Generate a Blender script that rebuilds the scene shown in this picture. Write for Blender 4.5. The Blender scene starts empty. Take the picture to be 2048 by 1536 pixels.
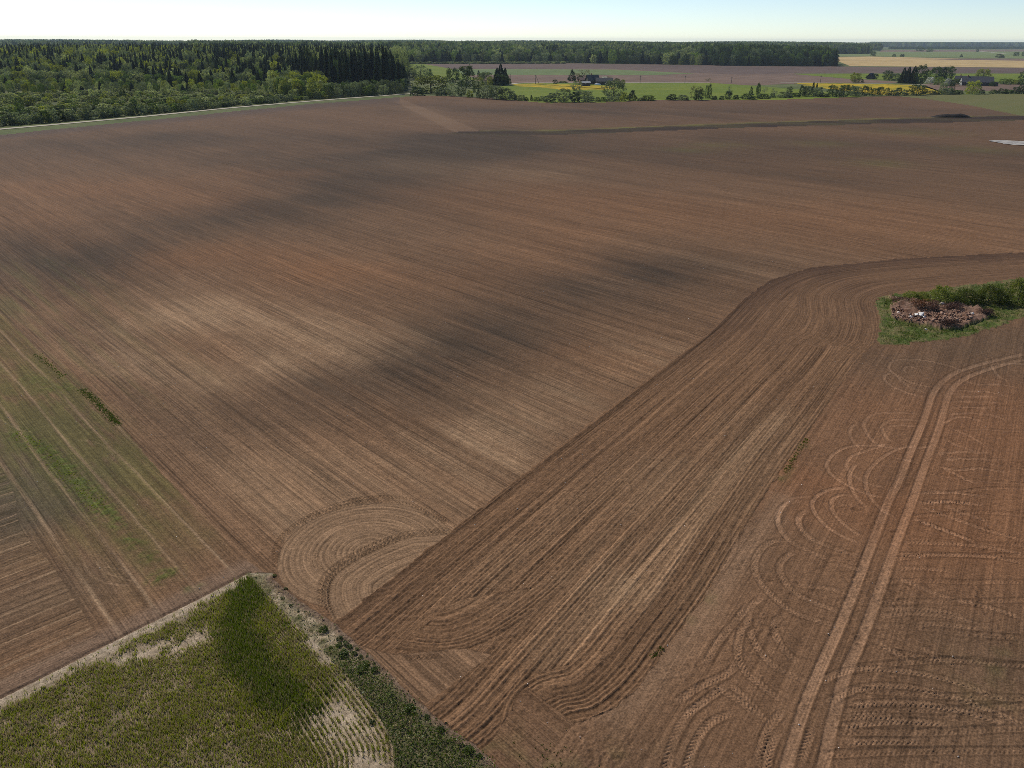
import bpy, math, random
import numpy as np
from mathutils import Vector, Matrix

# ------------------------------------------------------------------ camera, sky, sun, exposure
sc = bpy.context.scene
F, HZ, CAMH, ROLL = 1558.0, 80.0, 30.0, math.radians(0.22)
PITCH = math.atan((768 - HZ) / F)
cam_d = bpy.data.cameras.new('camera'); cam = bpy.data.objects.new('camera', cam_d)
sc.collection.objects.link(cam); sc.camera = cam
cam_d.sensor_width = 36; cam_d.lens = 36 * F / 2048; cam_d.clip_start = 0.5; cam_d.clip_end = 30000
cam.matrix_world = Matrix.Translation((0, 0, CAMH)) @ Matrix.Rotation(math.pi / 2 - PITCH, 4, 'X') @ Matrix.Rotation(ROLL, 4, 'Z')
SUN_AZ, SUN_EL = math.radians(-38), math.radians(44)      # azimuth from straight ahead, left negative
world = bpy.data.worlds.new('World'); sc.world = world; world.use_nodes = True
wn = world.node_tree; bgn = wn.nodes['Background']
sky = wn.nodes.new('ShaderNodeTexSky'); sky.sky_type = 'NISHITA'; sky.sun_disc = False
sky.sun_elevation = SUN_EL; sky.sun_rotation = SUN_AZ; sky.air_density = 0.66; sky.dust_density = 0.10; sky.ozone_density = 1.3
wn.links.new(sky.outputs[0], bgn.inputs[0]); bgn.inputs[1].default_value = 0.135
sun_d = bpy.data.lights.new('sun', 'SUN'); sun = bpy.data.objects.new('sun', sun_d); sc.collection.objects.link(sun)
sun_d.energy = 5.0; sun_d.angle = math.radians(0.53); sun_d.color = (1.0, 0.93, 0.82)
sdir = Vector((math.sin(SUN_AZ) * math.cos(SUN_EL), math.cos(SUN_AZ) * math.cos(SUN_EL), math.sin(SUN_EL)))
sun.rotation_euler = sdir.to_track_quat('Z', 'Y').to_euler(); sun.location = (-60, 40, 90)
sc.view_settings.view_transform = 'Standard'; sc.view_settings.look = 'None'
sc.view_settings.exposure = -0.15; sc.view_settings.gamma = 1.0; sc.view_settings.use_curve_mapping = False
sc.render.engine = 'CYCLES'; sc.cycles.use_denoising = False; sc.cycles.filter_width = 0.8
sc.cycles.max_bounces = 5; sc.cycles.diffuse_bounces = 2; sc.cycles.transmission_bounces = 3
sc.cycles.volume_bounces = 1; sc.cycles.transparent_max_bounces = 4
rng = np.random.default_rng(7); random.seed(7)

# ------------------------------------------------------------------ helpers
def g(px, py):
    """photo pixel -> point on the ground plane (z = 0)"""
    px = np.asarray(px, float); py = np.asarray(py, float)
    a = (px - 1024) / F; b = -(py - 768) / F
    a, b = a * math.cos(ROLL) - b * math.sin(ROLL), a * math.sin(ROLL) + b * math.cos(ROLL)
    t = -CAMH / (-math.sin(PITCH) + b * math.cos(PITCH))
    return a * t, (math.cos(PITCH) + b * math.sin(PITCH)) * t
def proj(x, y, z=0.0):
    dz = z - CAMH
    dep = y * math.cos(PITCH) - dz * math.sin(PITCH)
    up = y * math.sin(PITCH) + dz * math.cos(PITCH)
    a, b = x / dep, up / dep
    a, b = a * math.cos(ROLL) + b * math.sin(ROLL), -a * math.sin(ROLL) + b * math.cos(ROLL)
    return 1024 + a * F, 768 - b * F
def gp(pts):
    return np.array([[float(v) for v in g(*p)] for p in pts])
def height_at(x, y, py_top):
    lo, hi = 0.0, 60.0
    for _ in range(30):
        m = (lo + hi) / 2
        if proj(x, y, m)[1] > py_top: lo = m
        else: hi = m
    return lo
def inpoly(X, Y, poly):
    res = np.zeros(X.shape, bool); n = len(poly)
    for i in range(n):
        x1, y1 = poly[i]; x2, y2 = poly[(i + 1) % n]
        if y1 == y2: continue
        res ^= ((y1 > Y) != (y2 > Y)) & (X < (x2 - x1) * (Y - y1) / (y2 - y1) + x1)
    return res
def hash2(i, j, seed):
    h = (i.astype(np.int64) * 374761393 + j.astype(np.int64) * 668265263 + seed * 974634777) & 0xFFFFFFFF
    h = ((h ^ (h >> 13)) * 1274126177) & 0xFFFFFFFF
    return ((h ^ (h >> 16)) & 0xFFFF) / 65535.0
def noise(x, y, seed=0):
    xi = np.floor(x); yi = np.floor(y); fx = x - xi; fy = y - yi
    fx = fx * fx * (3 - 2 * fx); fy = fy * fy * (3 - 2 * fy)
    xi = xi.astype(np.int64); yi = yi.astype(np.int64)
    a = hash2(xi, yi, seed); b = hash2(xi + 1, yi, seed); c = hash2(xi, yi + 1, seed); d = hash2(xi + 1, yi + 1, seed)
    return (a + (b - a) * fx + (c - a) * fy + (a - b - c + d) * fx * fy) * 2 - 1
def fbm(x, y, seed=0, o=3):
    r = 0; a = 1.0; s = 0
    for k in range(o):
        r = r + a * noise(x * 2 ** k, y * 2 ** k, seed + k * 17); s += a; a *= .5
    return r / s
def smooth(a, b, x):
    t = np.clip((x - a) / (b - a), 0, 1); return t * t * (3 - 2 * t)
def spline(pts, n=8):
    P = np.asarray(pts, float); P = np.vstack([2 * P[0] - P[1], P, 2 * P[-1] - P[-2]]); out = []
    for i in range(1, len(P) - 2):
        for k in range(n):
            t = k / n
            out.append(.5 * (2 * P[i] + (P[i + 1] - P[i - 1]) * t + (2 * P[i - 1] - 5 * P[i] + 4 * P[i + 1] - P[i + 2]) * t * t + (3 * P[i] - P[i - 1] - 3 * P[i + 1] + P[i + 2]) * t ** 3))
    out.append(P[-2]); return np.array(out)
def polydist(X, Y, P):
    """distance, arc length and signed side to a ground polyline"""
    best = np.full(X.shape, 1e9); S = np.zeros(X.shape); side = np.zeros(X.shape); acc = 0.0
    for i in range(len(P) - 1):
        ax, ay = P[i]; bx, by = P[i + 1]; dx, dy = bx - ax, by - ay; L = math.hypot(dx, dy)
        if L < 1e-6: continue
        t = np.clip(((X - ax) * dx + (Y - ay) * dy) / (L * L), 0, 1)
        ex = X - ax - t * dx; ey = Y - ay - t * dy; d = ex * ex + ey * ey
        m = d < best
        best = np.where(m, d, best); S = np.where(m, acc + t * L, S)
        side = np.where(m, np.sign(dx * (Y - ay) - dy * (X - ax)), side); acc += L
    return np.sqrt(best), S, side
def mesh_np(name, V, Fc, smooth_shade=False):
    V = np.ascontiguousarray(V, np.float32); Fc = np.ascontiguousarray(Fc, np.int32); k = Fc.shape[1]
    m = bpy.data.meshes.new(name)
    m.vertices.add(len(V)); m.vertices.foreach_set('co', V.ravel())
    m.loops.add(Fc.size); m.loops.foreach_set('vertex_index', Fc.ravel())
    m.polygons.add(len(Fc)); m.polygons.foreach_set('loop_start', np.arange(0, Fc.size, k, dtype=np.int32))
    m.polygons.foreach_set('loop_total', np.full(len(Fc), k, np.int32))
    if smooth_shade: m.polygons.foreach_set('use_smooth', np.ones(len(Fc), bool))
    m.update(calc_edges=True); return m
def link(name, data, parent=None, mat=None):
    o = bpy.data.objects.new(name, data); sc.collection.objects.link(o)
    if parent: o.parent = parent
    if mat is not None and data is not None:
        if len(data.materials) == 0: data.materials.append(mat)
        else:
            o.material_slots[0].link = 'OBJECT'; o.material_slots[0].material = mat
    return o
def tag(o, label, cat=None, group=None, kind=None):
    o['label'] = label
    if cat: o['category'] = cat
    if group: o['group'] = group
    if kind: o['kind'] = kind
    return o
ORD = 'first second third fourth fifth sixth seventh eighth ninth tenth eleventh twelfth thirteenth fourteenth fifteenth sixteenth seventeenth eighteenth nineteenth'.split()
TENS = {2: 'twent', 3: 'thirt', 4: 'fort', 5: 'fift', 6: 'sixt', 7: 'sevent', 8: 'eight', 9: 'ninet'}
def ordinal(n):
    if n > 100: return 'hundred-and-' + ordinal(n - 100)
    if n == 100: return 'hundredth'
    if n < 20: return ORD[n - 1]
    t, u = divmod(n, 10)
    return TENS[t] + ('ieth' if u == 0 else 'y-' + ORD[u - 1])
# boxes / prisms for small built things: lists of (verts, faces)
class MB:
    def __init__(s): s.v = []; s.f = []
    def add(s, v, f):
        b = len(s.v); s.v += [tuple(p) for p in v]; s.f += [tuple(i + b for i in q) for q in f]; return s
    def box(s, x0, x1, y0, y1, z0, z1):
        return s.add([(x0, y0, z0), (x1, y0, z0), (x1, y1, z0), (x0, y1, z0), (x0, y0, z1), (x1, y0, z1), (x1, y1, z1), (x0, y1, z1)],
                     [(0, 3, 2, 1), (4, 5, 6, 7), (0, 1, 5, 4), (1, 2, 6, 5), (2, 3, 7, 6), (3, 0, 4, 7)])
    def rod(s, a, b, r0, r1, n=6):
        a = Vector(a); b = Vector(b); d = (b - a).normalized()
        u = d.orthogonal().normalized(); w = d.cross(u); v = []
        for p, r in ((a, r0), (b, r1)):
            for k in range(n):
                t = 2 * math.pi * k / n; v.append(p + u * (r * math.cos(t)) + w * (r * math.sin(t)))
        return s.add(v, [(k, (k + 1) % n, n + (k + 1) % n, n + k) for k in range(n)] + [tuple(range(n - 1, -1, -1)), tuple(range(n, 2 * n))])
    def mesh(s, name):
        m = bpy.data.meshes.new(name); m.from_pydata(s.v, [], s.f); m.update(); return m

# ------------------------------------------------------------------ materials
def nodes(name):
    m = bpy.data.materials.new(name); m.use_nodes = True; nt = m.node_tree
    return m, nt, nt.nodes['Principled BSDF']
def mixc(nt, a, b, fac, mode='MIX'):
    n = nt.nodes.new('ShaderNodeMix'); n.data_type = 'RGBA'; n.blend_type = mode
    for i, v in ((0, fac), (6, a), (7, b)):
        if isinstance(v, (int, float)): n.inputs[i].default_value = v
        elif isinstance(v, tuple): n.inputs[i].default_value = (*v, 1)
        else: nt.links.new(v, n.inputs[i])
    return n.outputs[2]
def noise_node(nt, scale, detail=3, vec=None, rough=.6):
    n = nt.nodes.new('ShaderNodeTexNoise'); n.inputs['Scale'].default_value = scale
    n.inputs['Detail'].default_value = detail; n.inputs['Roughness'].default_value = rough
    if vec is None:
        tc = nt.nodes.new('ShaderNodeTexCoord'); vec = tc.outputs['Object']
    nt.links.new(vec, n.inputs['Vector']); return n.outputs['Fac']
def maprange(nt, v, a, b, c, d):
    n = nt.nodes.new('ShaderNodeMapRange'); nt.links.new(v, n.inputs[0])
    for i, x in enumerate((a, b, c, d)): n.inputs[i + 1].default_value = x
    return n.outputs[0]
def soil_material(name, grain=9.0, amp=.45, bump=.03, rough=.95):
    """soil: colour from the field map, rows and clods from noise laid along the drill direction ('rows' holds across/along metres)"""
    m, nt, b = nodes(name)
    at = nt.nodes.new('ShaderNodeAttribute'); at.attribute_name = 'soil'
    rw = nt.nodes.new('ShaderNodeAttribute'); rw.attribute_name = 'rows'
    def rowed(su, sv, det=2):
        mp = nt.nodes.new('ShaderNodeVectorMath'); mp.operation = 'MULTIPLY'; mp.inputs[1].default_value = (su, sv, 0)
        nt.links.new(rw.outputs['Vector'], mp.inputs[0]); return noise_node(nt, 1.0, det, mp.outputs[0], .55)
    def mul(a, k=None, op='MULTIPLY'):
        n = nt.nodes.new('ShaderNodeMath'); n.operation = op
        nt.links.new(a, n.inputs[0])
        if isinstance(k, (int, float)): n.inputs[1].default_value = k
        else: nt.links.new(k, n.inputs[1])
        return n.outputs[0]
    r1, r2, r3 = rowed(8.5, .10), rowed(2.9, .028), rowed(.62, .007)
    rows = mul(mul(mul(r1, .62), mul(r2, .26), 'ADD'), mul(r3, .12), 'ADD')
    rows = maprange(nt, rows, .33, .67, -1.0, 1.0)
    rowm = mul(mul(rows, at.outputs['Alpha']), 1.0, 'ADD')
    n1 = noise_node(nt, grain, 4); n2 = noise_node(nt, grain * .28, 3)
    g1 = maprange(nt, n1, .30, .70, 1 - amp, 1 + amp * .8); g2 = maprange(nt, n2, .3, .7, 1 - amp * .35, 1 + amp * .35)
    v = mul(mul(g1, g2), rowm)
    nt.links.new(mixc(nt, at.outputs['Color'], v, 1.0, 'MULTIPLY'), b.inputs['Base Color'])
    b.inputs['Roughness'].default_value = rough; b.inputs['Specular IOR Level'].default_value = .08
    hgt = mul(mul(n1, .5), mul(mul(r1, at.outputs['Alpha']), 1.1), 'ADD')
    bp = nt.nodes.new('ShaderNodeBump'); bp.inputs['Strength'].default_value = .9; bp.inputs['Distance'].default_value = bump * 2
    nt.links.new(hgt, bp.inputs['Height']); nt.links.new(bp.outputs[0], b.inputs['Normal'])
    return m
def plain(name, col, rough=.85, scale=4.0, amp=.25, spec=.2):
    m, nt, b = nodes(name)
    f = maprange(nt, noise_node(nt, scale, 4), .3, .7, 0, 1)
    nt.links.new(mixc(nt, tuple(c * (1 - amp) for c in col), tuple(min(1, c * (1 + amp)) for c in col), f), b.inputs['Base Color'])
    b.inputs['Roughness'].default_value = rough; b.inputs['Specular IOR Level'].default_value = spec
    return m
def field_material(name, c1, c2, s1=.02, s2=.2, c3=None, s3=.05, t3=.55):
    """far fields: two tones broken by noise at two scales, a third tone in patches"""
    m, nt, b = nodes(name)
    f = maprange(nt, noise_node(nt, s1, 5, rough=.7), .35, .65, 0, 1)
    col = mixc(nt, c1, c2, f)
    if c3:
        col = mixc(nt, col, c3, maprange(nt, noise_node(nt, s3, 4, rough=.7), t3 - .08, t3 + .1, 0, 1))
    col = mixc(nt, col, maprange(nt, noise_node(nt, s2, 3), .3, .7, .8, 1.2), 1.0, 'MULTIPLY')
    nt.links.new(col, b.inputs['Base Color']); b.inputs['Roughness'].default_value = .95; b.inputs['Specular IOR Level'].default_value = .1
    return m
def leaf_material(name, c1, c2, trans=.35, tcol=None, vary=.3):
    m = bpy.data.materials.new(name); m.use_nodes = True; nt = m.node_tree
    nt.nodes.remove(nt.nodes['Principled BSDF']); out = nt.nodes['Material Output']
    oi = nt.nodes.new('ShaderNodeObjectInfo')
    geo = nt.nodes.new('ShaderNodeNewGeometry')
    f = nt.nodes.new('ShaderNodeMath'); f.operation = 'ADD'; f.use_clamp = True
    nt.links.new(maprange(nt, geo.outputs['Random Per Island'], 0, 1, -.25, .45), f.inputs[0])
    nt.links.new(maprange(nt, oi.outputs['Random'], 0, 1, 0, .8), f.inputs[1])
    col = mixc(nt, c1, c2, f.outputs[0])
    vv = nt.nodes.new('ShaderNodeMath'); vv.operation = 'MULTIPLY'; vv.inputs[1].default_value = 7.31
    nt.links.new(oi.outputs['Random'], vv.inputs[0])
    fr = nt.nodes.new('ShaderNodeMath'); fr.operation = 'FRACT'; nt.links.new(vv.outputs[0], fr.inputs[0])
    col = mixc(nt, col, maprange(nt, fr.outputs[0], 0, 1, 1 - vary, 1 + vary), 1.0, 'MULTIPLY')
    d = nt.nodes.new('ShaderNodeBsdfDiffuse'); t = nt.nodes.new('ShaderNodeBsdfTranslucent'); mx = nt.nodes.new('ShaderNodeMixShader')
    gl = nt.nodes.new('ShaderNodeBsdfGlossy'); gl.inputs['Roughness'].default_value = .45; gl.inputs['Color'].default_value = (.8, .85, .9, 1)
    nt.links.new(col, d.inputs[0])
    tc = mixc(nt, col, (1.05, 1.12, .50), 1.0, 'MULTIPLY') if tcol is None else mixc(nt, col, tcol, .5)
    nt.links.new(tc, t.inputs[0]); mx.inputs[0].default_value = trans
    nt.links.new(d.outputs[0], mx.inputs[1]); nt.links.new(t.outputs[0], mx.inputs[2])
    m2 = nt.nodes.new('ShaderNodeMixShader'); m2.inputs[0].default_value = .015
    nt.links.new(mx.outputs[0], m2.inputs[1]); nt.links.new(gl.outputs[0], m2.inputs[2])
    nt.links.new(m2.outputs[0], out.inputs['Surface'])
    return m
M = {
    'soil': soil_material('tilled_soil'), 'crop_soil': soil_material('straw_covered_soil', 14, .45, .02),
    'grass_soil': soil_material('grassy_soil', 7, .5, .03),
    'spruce': leaf_material('spruce_needles', (.014, .026, .010), (.042, .062, .022), .20),
    'green': leaf_material('green_leaves', (.050, .086, .014), (.150, .200, .040), .42, None, .45),
    'dark': leaf_material('dark_green_leaves', (.026, .046, .012), (.072, .104, .026), .34, None, .35),
    'grey': leaf_material('grey_green_willow_leaves', (.095, .120, .062), (.210, .240, .135), .34, None, .35),
    'pale': leaf_material('pale_young_leaves', (.140, .165, .080), (.310, .330, .180), .50, None, .35),
    'yellow': leaf_material('yellow_green_leaves', (.115, .135, .018), (.260, .275, .045), .55, None, .35),
    'blossom': leaf_material('white_blossom', (.34, .36, .27), (.70, .70, .60), .25, (.6, .6, .5)),
    'brown': leaf_material('brown_budding_leaves', (.100, .088, .045), (.170, .150, .080), .38),
    'shrub': leaf_material('fresh_shrub_leaves', (.075, .098, .012), (.200, .215, .036), .44),
    'weed': leaf_material('nettle_leaves', (.028, .050, .006), (.095, .125, .014), .36),
    'grass': leaf_material('green_grass_blades', (.032, .058, .008), (.105, .130, .022), .34),
    'wheat': leaf_material('young_grain_blades', (.090, .116, .008), (.235, .245, .032), .48),
    'straw': leaf_material('dry_straw', (.30, .23, .115), (.52, .42, .24), .25, (.4, .3, .15)),
    'bark': plain('bark', (.085, .068, .052), .95, 3),
    'birch': plain('birch_bark', (.32, .30, .27), .9, 2, .4),
}

# ------------------------------------------------------------------ the near fields: one graded height grid, split into fields
def z7(pts): return [(1450 + x / 2.866, 1000 + y / 2.866) for x, y in pts]
def z8(pts): return [(1450 + x / 3.339, 640 + y / 3.339) for x, y in pts]
def z3(pts): return [(480 + x / 3.413, 960 + y / 3.413) for x, y in pts]
def zi(pts): return [(1700 + x / 5.885, 540 + y / 5.885) for x, y in pts]
def zc(pts): return [(540 + x / 5.12, 980 + y / 5.12) for x, y in pts]
AL = [(-300, 328), (0, 625), (150, 775), (240, 852), (330, 957), (430, 1058), (490, 1118), (545, 1160)]
SL = [(668, 1250), (880, 1082), (1090, 920), (1300, 760), (1420, 668), (1490, 598), (1540, 562), (1620, 537), (1800, 519), (2048, 507), (2420, 488)]
V1 = [(545, 1160), (600, 1205), (668, 1250), (730, 1305), (860, 1425), (980, 1520), (1090, 1650)]
V2 = [(500, 1148), (560, 1212), (640, 1290), (700, 1350), (742, 1405), (775, 1450), (795, 1500), (800, 1650)]
DE = [(-300, 1562), (0, 1402), (250, 1275), (400, 1200), (500, 1148)]
SR = [(1150, 1450), (1195, 1440), (1235, 1415), (1285, 1365), (1335, 1294), (1405, 1196), (1480, 1072), (1570, 930), (1640, 832), (1715, 722), (1748, 690), (1757, 645), (1748, 608), (1768, 592), (1805, 582), (1900, 571), (2048, 559), (2420, 530)]
STRIP = [(668, 1250), (730, 1305), (860, 1425), (962, 1505), (1052, 1378)] + SR + SL[::-1]
ISLE = zi([(300, 400), (380, 320), (560, 292), (900, 268), (1200, 215), (2048, 110), (2400, 80), (2400, 440), (2048, 565), (1600, 722), (1300, 812), (900, 852), (600, 900), (330, 885), (352, 700), (350, 560)])
ROAD = [(-420, 302), (-200, 279), (0, 259), (120, 248.5), (300, 232), (430, 219), (520, 211), (640, 201), (720, 195), (830, 187)]
FEDGE = [(-420, 318), (-200, 292), (0, 269), (120, 257), (300, 240), (430, 226), (520, 217), (640, 206), (720, 200), (800, 194), (840, 190), (900, 191), (960, 195), (1020, 199), (1100, 205.5), (1180, 205), (1300, 200), (1440, 200), (1560, 199), (1680, 195), (1780, 191), (1900, 189), (2048, 187), (2420, 182)]
GREENF = [(1780, 191), (1850, 198), (1940, 211), (2048, 233), (2420, 320), (2420, 182), (2048, 187), (1900, 189)]
TOPD = [(770, 194), (792, 194), (960, 262), (915, 268)]                     # pale strip running down from the road
SWATH = [(905, 265), (1000, 262), (1100, 262.5), (1300, 255), (1500, 247), (1700, 241), (1900, 236), (2048, 231), (2420, 222),
         (2420, 230), (2048, 241), (1900, 245), (1700, 250), (1500, 255), (1300, 263), (1100, 271), (1000, 271), (905, 269)]
NC, NR = 1380, 850
pxs = np.linspace(-270, 2320, NC); pys = 1650 + (183 - 1650) * np.linspace(0, 1, NR)
PX, PY = np.meshgrid(pxs, pys)
X, Y = g(PX, PY)
dist = np.hypot(X, Y)
fx = np.abs(np.gradient(X, axis=1)); fy = np.abs(np.gradient(Y, axis=0))        # sample spacing, for fading fine rows
R_main, R_strip, R_right, R_left, R_crop, R_verge, R_isle, R_green, R_bank, R_none = range(10)
edge_y = np.interp(PX, [p[0] for p in FEDGE], [p[1] for p in FEDGE])
wob = 2.2 * fbm(X / .8, Y / .8, 3, 2) * 780 / np.maximum(dist, 20) / 10
reg = np.full(X.shape, R_main, np.int8)
below_AL = PY > np.interp(PX + wob, [p[0] for p in AL], [p[1] for p in AL])
left_side = (PX < 545) & below_AL
reg[left_side] = R_left
de_y = np.interp(PX, [p[0] for p in DE], [p[1] for p in DE])
v1x = np.interp(PY, [p[1] for p in V1], [p[0] for p in V1]); v2x = np.interp(PY, [p[1] for p in V2], [p[0] for p in V2])
slx = np.interp(-PY, [-p[1] for p in SL], [p[0] for p in SL])
reg[(PY < 1260) & (PX > slx) & (PY > 500)] = R_right
reg[(PY >= 1240) & (PX > v1x)] = R_right
reg[inpoly(PX + wob, PY, [(668, 1250), (545, 1160), (500, 1060), (900, 1000), (1000, 990), (880, 1082)])] = R_main
reg[inpoly(PX + wob, PY + wob, STRIP)] = R_strip
reg[(PY > de_y) & (PX < v2x) & ((PX < 500) | (PY > 1148))] = R_crop
reg[(PY > 1148) & (PX >= v2x - 8) & (PX < v1x + wob)] = R_verge
reg[inpoly(PX + 4 * wob, PY + 2 * wob, ISLE)] = R_isle
reg[inpoly(PX, PY, GREENF)] = R_green
road_y = np.interp(PX, [p[0] for p in ROAD], [p[1] for p in ROAD])
reg[PY < edge_y] = R_none

RX = lambda m: (X[m], Y[m])
def rowcoords(ang, x=X, y=Y):                 # ang = direction of the rows, degrees right of straight ahead
    a = math.radians(ang); return x * math.cos(a) - y * math.sin(a), x * math.sin(a) + y * math.cos(a)
A_MAIN, A_PERP, A_STRIP = -43.0, 47.0, 33.5
def foot(ang):
    a = math.radians(ang); return np.sqrt((fx * math.cos(a)) ** 2 + (fy * math.sin(a)) ** 2) + 1e-6
def streaks(u, v, fp, octs, seed):
    """row structure: narrow across the rows, long along them; each octave fades where the grid cannot carry it"""
    r = np.zeros(u.shape)
    for k, (w, L, a) in enumerate(octs):
        r += a * noise(u / w, v / L, seed + k * 31) * smooth(1.1, .45, fp / w)
    return r
Z = np.zeros(X.shape); C = np.zeros(X.shape + (3,)); RU = X.copy(); RV = Y.copy(); RA = np.zeros(X.shape)
col = lambda *c: np.array(c, float)
SOIL, DARK, PALE, RED = col(.166, .094, .053), col(.068, .046, .031), col(.276, .180, .110), col(.212, .099, .045)
def lerp(a, b, t): return a + (b - a) * np.clip(t, 0, 1)[..., None]
def bands(items, m):
    r = np.zeros(int(m.sum())); x, y = RX(m)
    for pts, w, s in items:
        P = spline(gp(pts), 5) if len(pts) > 2 else gp(pts)
        d, _, _ = polydist(x, y, P)
        d = d * (1 + .45 * fbm(x / (w * 1.1), y / (w * 1.1), 91, 4)) + w * .28 * fbm(x / (w * .5), y / (w * .5), 92, 3)
        r += s * np.exp(-(d / w) ** 2)
    return r
# --- main field
m = reg == R_main
u, v = rowcoords(A_MAIN); u, v = u[m], v[m]; fp = foot(A_MAIN)[m]
x, y = RX(m)
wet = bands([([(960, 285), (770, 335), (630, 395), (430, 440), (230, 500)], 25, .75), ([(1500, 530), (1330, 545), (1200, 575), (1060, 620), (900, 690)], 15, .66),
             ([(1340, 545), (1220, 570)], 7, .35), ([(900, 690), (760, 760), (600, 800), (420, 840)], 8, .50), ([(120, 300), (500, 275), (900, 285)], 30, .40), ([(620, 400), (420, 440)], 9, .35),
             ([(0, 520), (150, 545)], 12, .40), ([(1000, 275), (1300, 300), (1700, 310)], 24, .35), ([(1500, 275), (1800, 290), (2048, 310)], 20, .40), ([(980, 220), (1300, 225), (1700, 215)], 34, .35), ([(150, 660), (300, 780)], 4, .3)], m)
dry = bands([([(330, 640), (520, 640), (700, 690)], 7, .75), ([(250, 720), (400, 760), (520, 740)], 4, .6), ([(960, 880), (1130, 800), (1300, 720)], 5, .55),
             ([(560, 960), (800, 960), (1000, 940)], 6, .45), ([(640, 1060), (800, 1090)], 5, .35), ([(820, 215), (900, 245)], 9, .3), ([(820, 330), (1050, 350)], 14, .3)], m)
red = bands([([(150, 380), (300, 380), (400, 400)], 17, .7), ([(380, 520), (480, 510), (620, 540)], 9, .85), ([(1100, 400), (1400, 430), (1800, 450)], 22, .65), ([(700, 560), (950, 560), (1150, 470)], 9, .4), ([(1180, 720), (1250, 740)], 4, .5),
             ([(500, 350), (580, 350)], 9, .5), ([(60, 430), (160, 480)], 8, .4)], m)
st = streaks(u, v, fp, [(.17, 40, .26), (.42, 90, .30), (.95, 160, .30), (2.4, 240, .26), (6.5, 320, .18), (16, 500, .08)], 11)
st2 = streaks(u, v, fp, [(.55, 14, .5), (1.7, 45, .5), (5, 120, .4)], 201)
big = fbm(x / 38, y / 38, 41, 4) + .6 * fbm(u / 14, v / 60, 43, 3)
wet = wet * (1 + .45 * st2)
c = lerp(np.tile(SOIL, (len(x), 1)), DARK, .78 * wet + .42 * np.clip(big, 0, 1) + .34 * smooth(80, 210, y))  # damp bands; the far darkening is shade of backlit clods painted in
c = lerp(c, PALE, .60 * dry * (1 + .8 * st2) + .35 * np.clip(-big, 0, 1) * smooth(150, 70, y))
c = lerp(c, RED, .48 * red)
c *= (1 + .33 * st + .10 * fbm(x / .9, y / .9, 5, 2) * smooth(1.2, .3, fp))[:, None]
# separate dark drill lines every few metres, broken along their length
for per, wd, amp, sd in ((2.9, .08, .36, 71), (5.3, .12, .32, 72)):
    k = np.floor(u / per); off = (hash2(k, k * 0, sd) - .5) * per * .5
    line = np.exp(-((u - (k + .5) * per - off) / np.maximum(wd, fp * .45)) ** 2) * np.minimum(1, wd / np.maximum(fp * .45, 1e-6))
    line *= np.clip(noise(k * 3.7, v / 40, sd + 5) + .35, 0, 1); c *= (1 - amp * line)[:, None]
for px_, py_, r_ in ((1440, 290, 9), (1640, 288, 10), (1760, 328, 9), (1375, 300, 8), (1830, 265, 16), (1960, 300, 12)):
    gx, gy = g(px_, py_); t = np.exp(-(((x - gx) / r_) ** 2 + ((y - gy) / (r_ * .8)) ** 2)) * (.6 + .5 * fbm(u / 1.5, v / 9, 55))
    c = lerp(c, col(.125, .125, .035), .4 * t)
grn = np.exp(-((polydist(x, y, gp([(0, 560), (160, 780)]))[0]) / 9) ** 2) * np.clip(fbm(u / .8, v / 12, 57) + .15, 0, 1)
c = lerp(c, col(.11, .115, .04), .5 * grn)
h = .10 + .022 * streaks(u, v, fp, [(.17, 7, .7), (.42, 16, .8), (1.1, 40, .8)], 11) + .018 * fbm(x / .35, y / .35, 9, 2) * smooth(.5, .15, fp)
# the headland turn: rings of the drill round one centre, and rows following the S-shaped wheel mark
cx, cy, R0 = -9.2, 41.2, 5.8
STREAD = spline(gp(zc([(1900, 430), (1650, 460), (1450, 475), (1250, 540), (1080, 610), (900, 700), (760, 790), (660, 870), (600, 950), (575, 1050), (580, 1180), (640, 1330)])))
r = np.hypot(x - cx, y - cy); ds, ss, sd = polydist(x, y, STREAD)
rightS = (sd > 0) & (r < 9.5) & (y < 46)
ring = (r < R0 - .25) & ~rightS
ringr = np.where(rightS, ds, r)
inturn = ring | (rightS & (ds < 5.5) & (y > 33))
rs = .5 * noise(ringr / .13, np.arctan2(y - cy, x - cx) * 2, 15) + .6 * noise(ringr / .3, np.arctan2(y - cy, x - cx) * 1.2, 16)
rl = np.exp(-((ringr / .36 - np.floor(ringr / .36) - .5) * .36 / .05) ** 2) * (.6 + .5 * noise(np.floor(ringr / .36) * 7.7, np.arctan2(y - cy, x - cx) * 3, 17))
turn_c = (np.tile(col(.232, .144, .086), (len(x), 1))) * (1 + .18 * rs - .44 * rl + .08 * fbm(x / .3, y / .3, 6, 2))[:, None]
c = np.where(inturn[:, None], turn_c, c); h = np.where(inturn, .10 + .020 * rs - .045 * rl + .008 * fbm(x / .2, y / .2, 9, 2), h)
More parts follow.
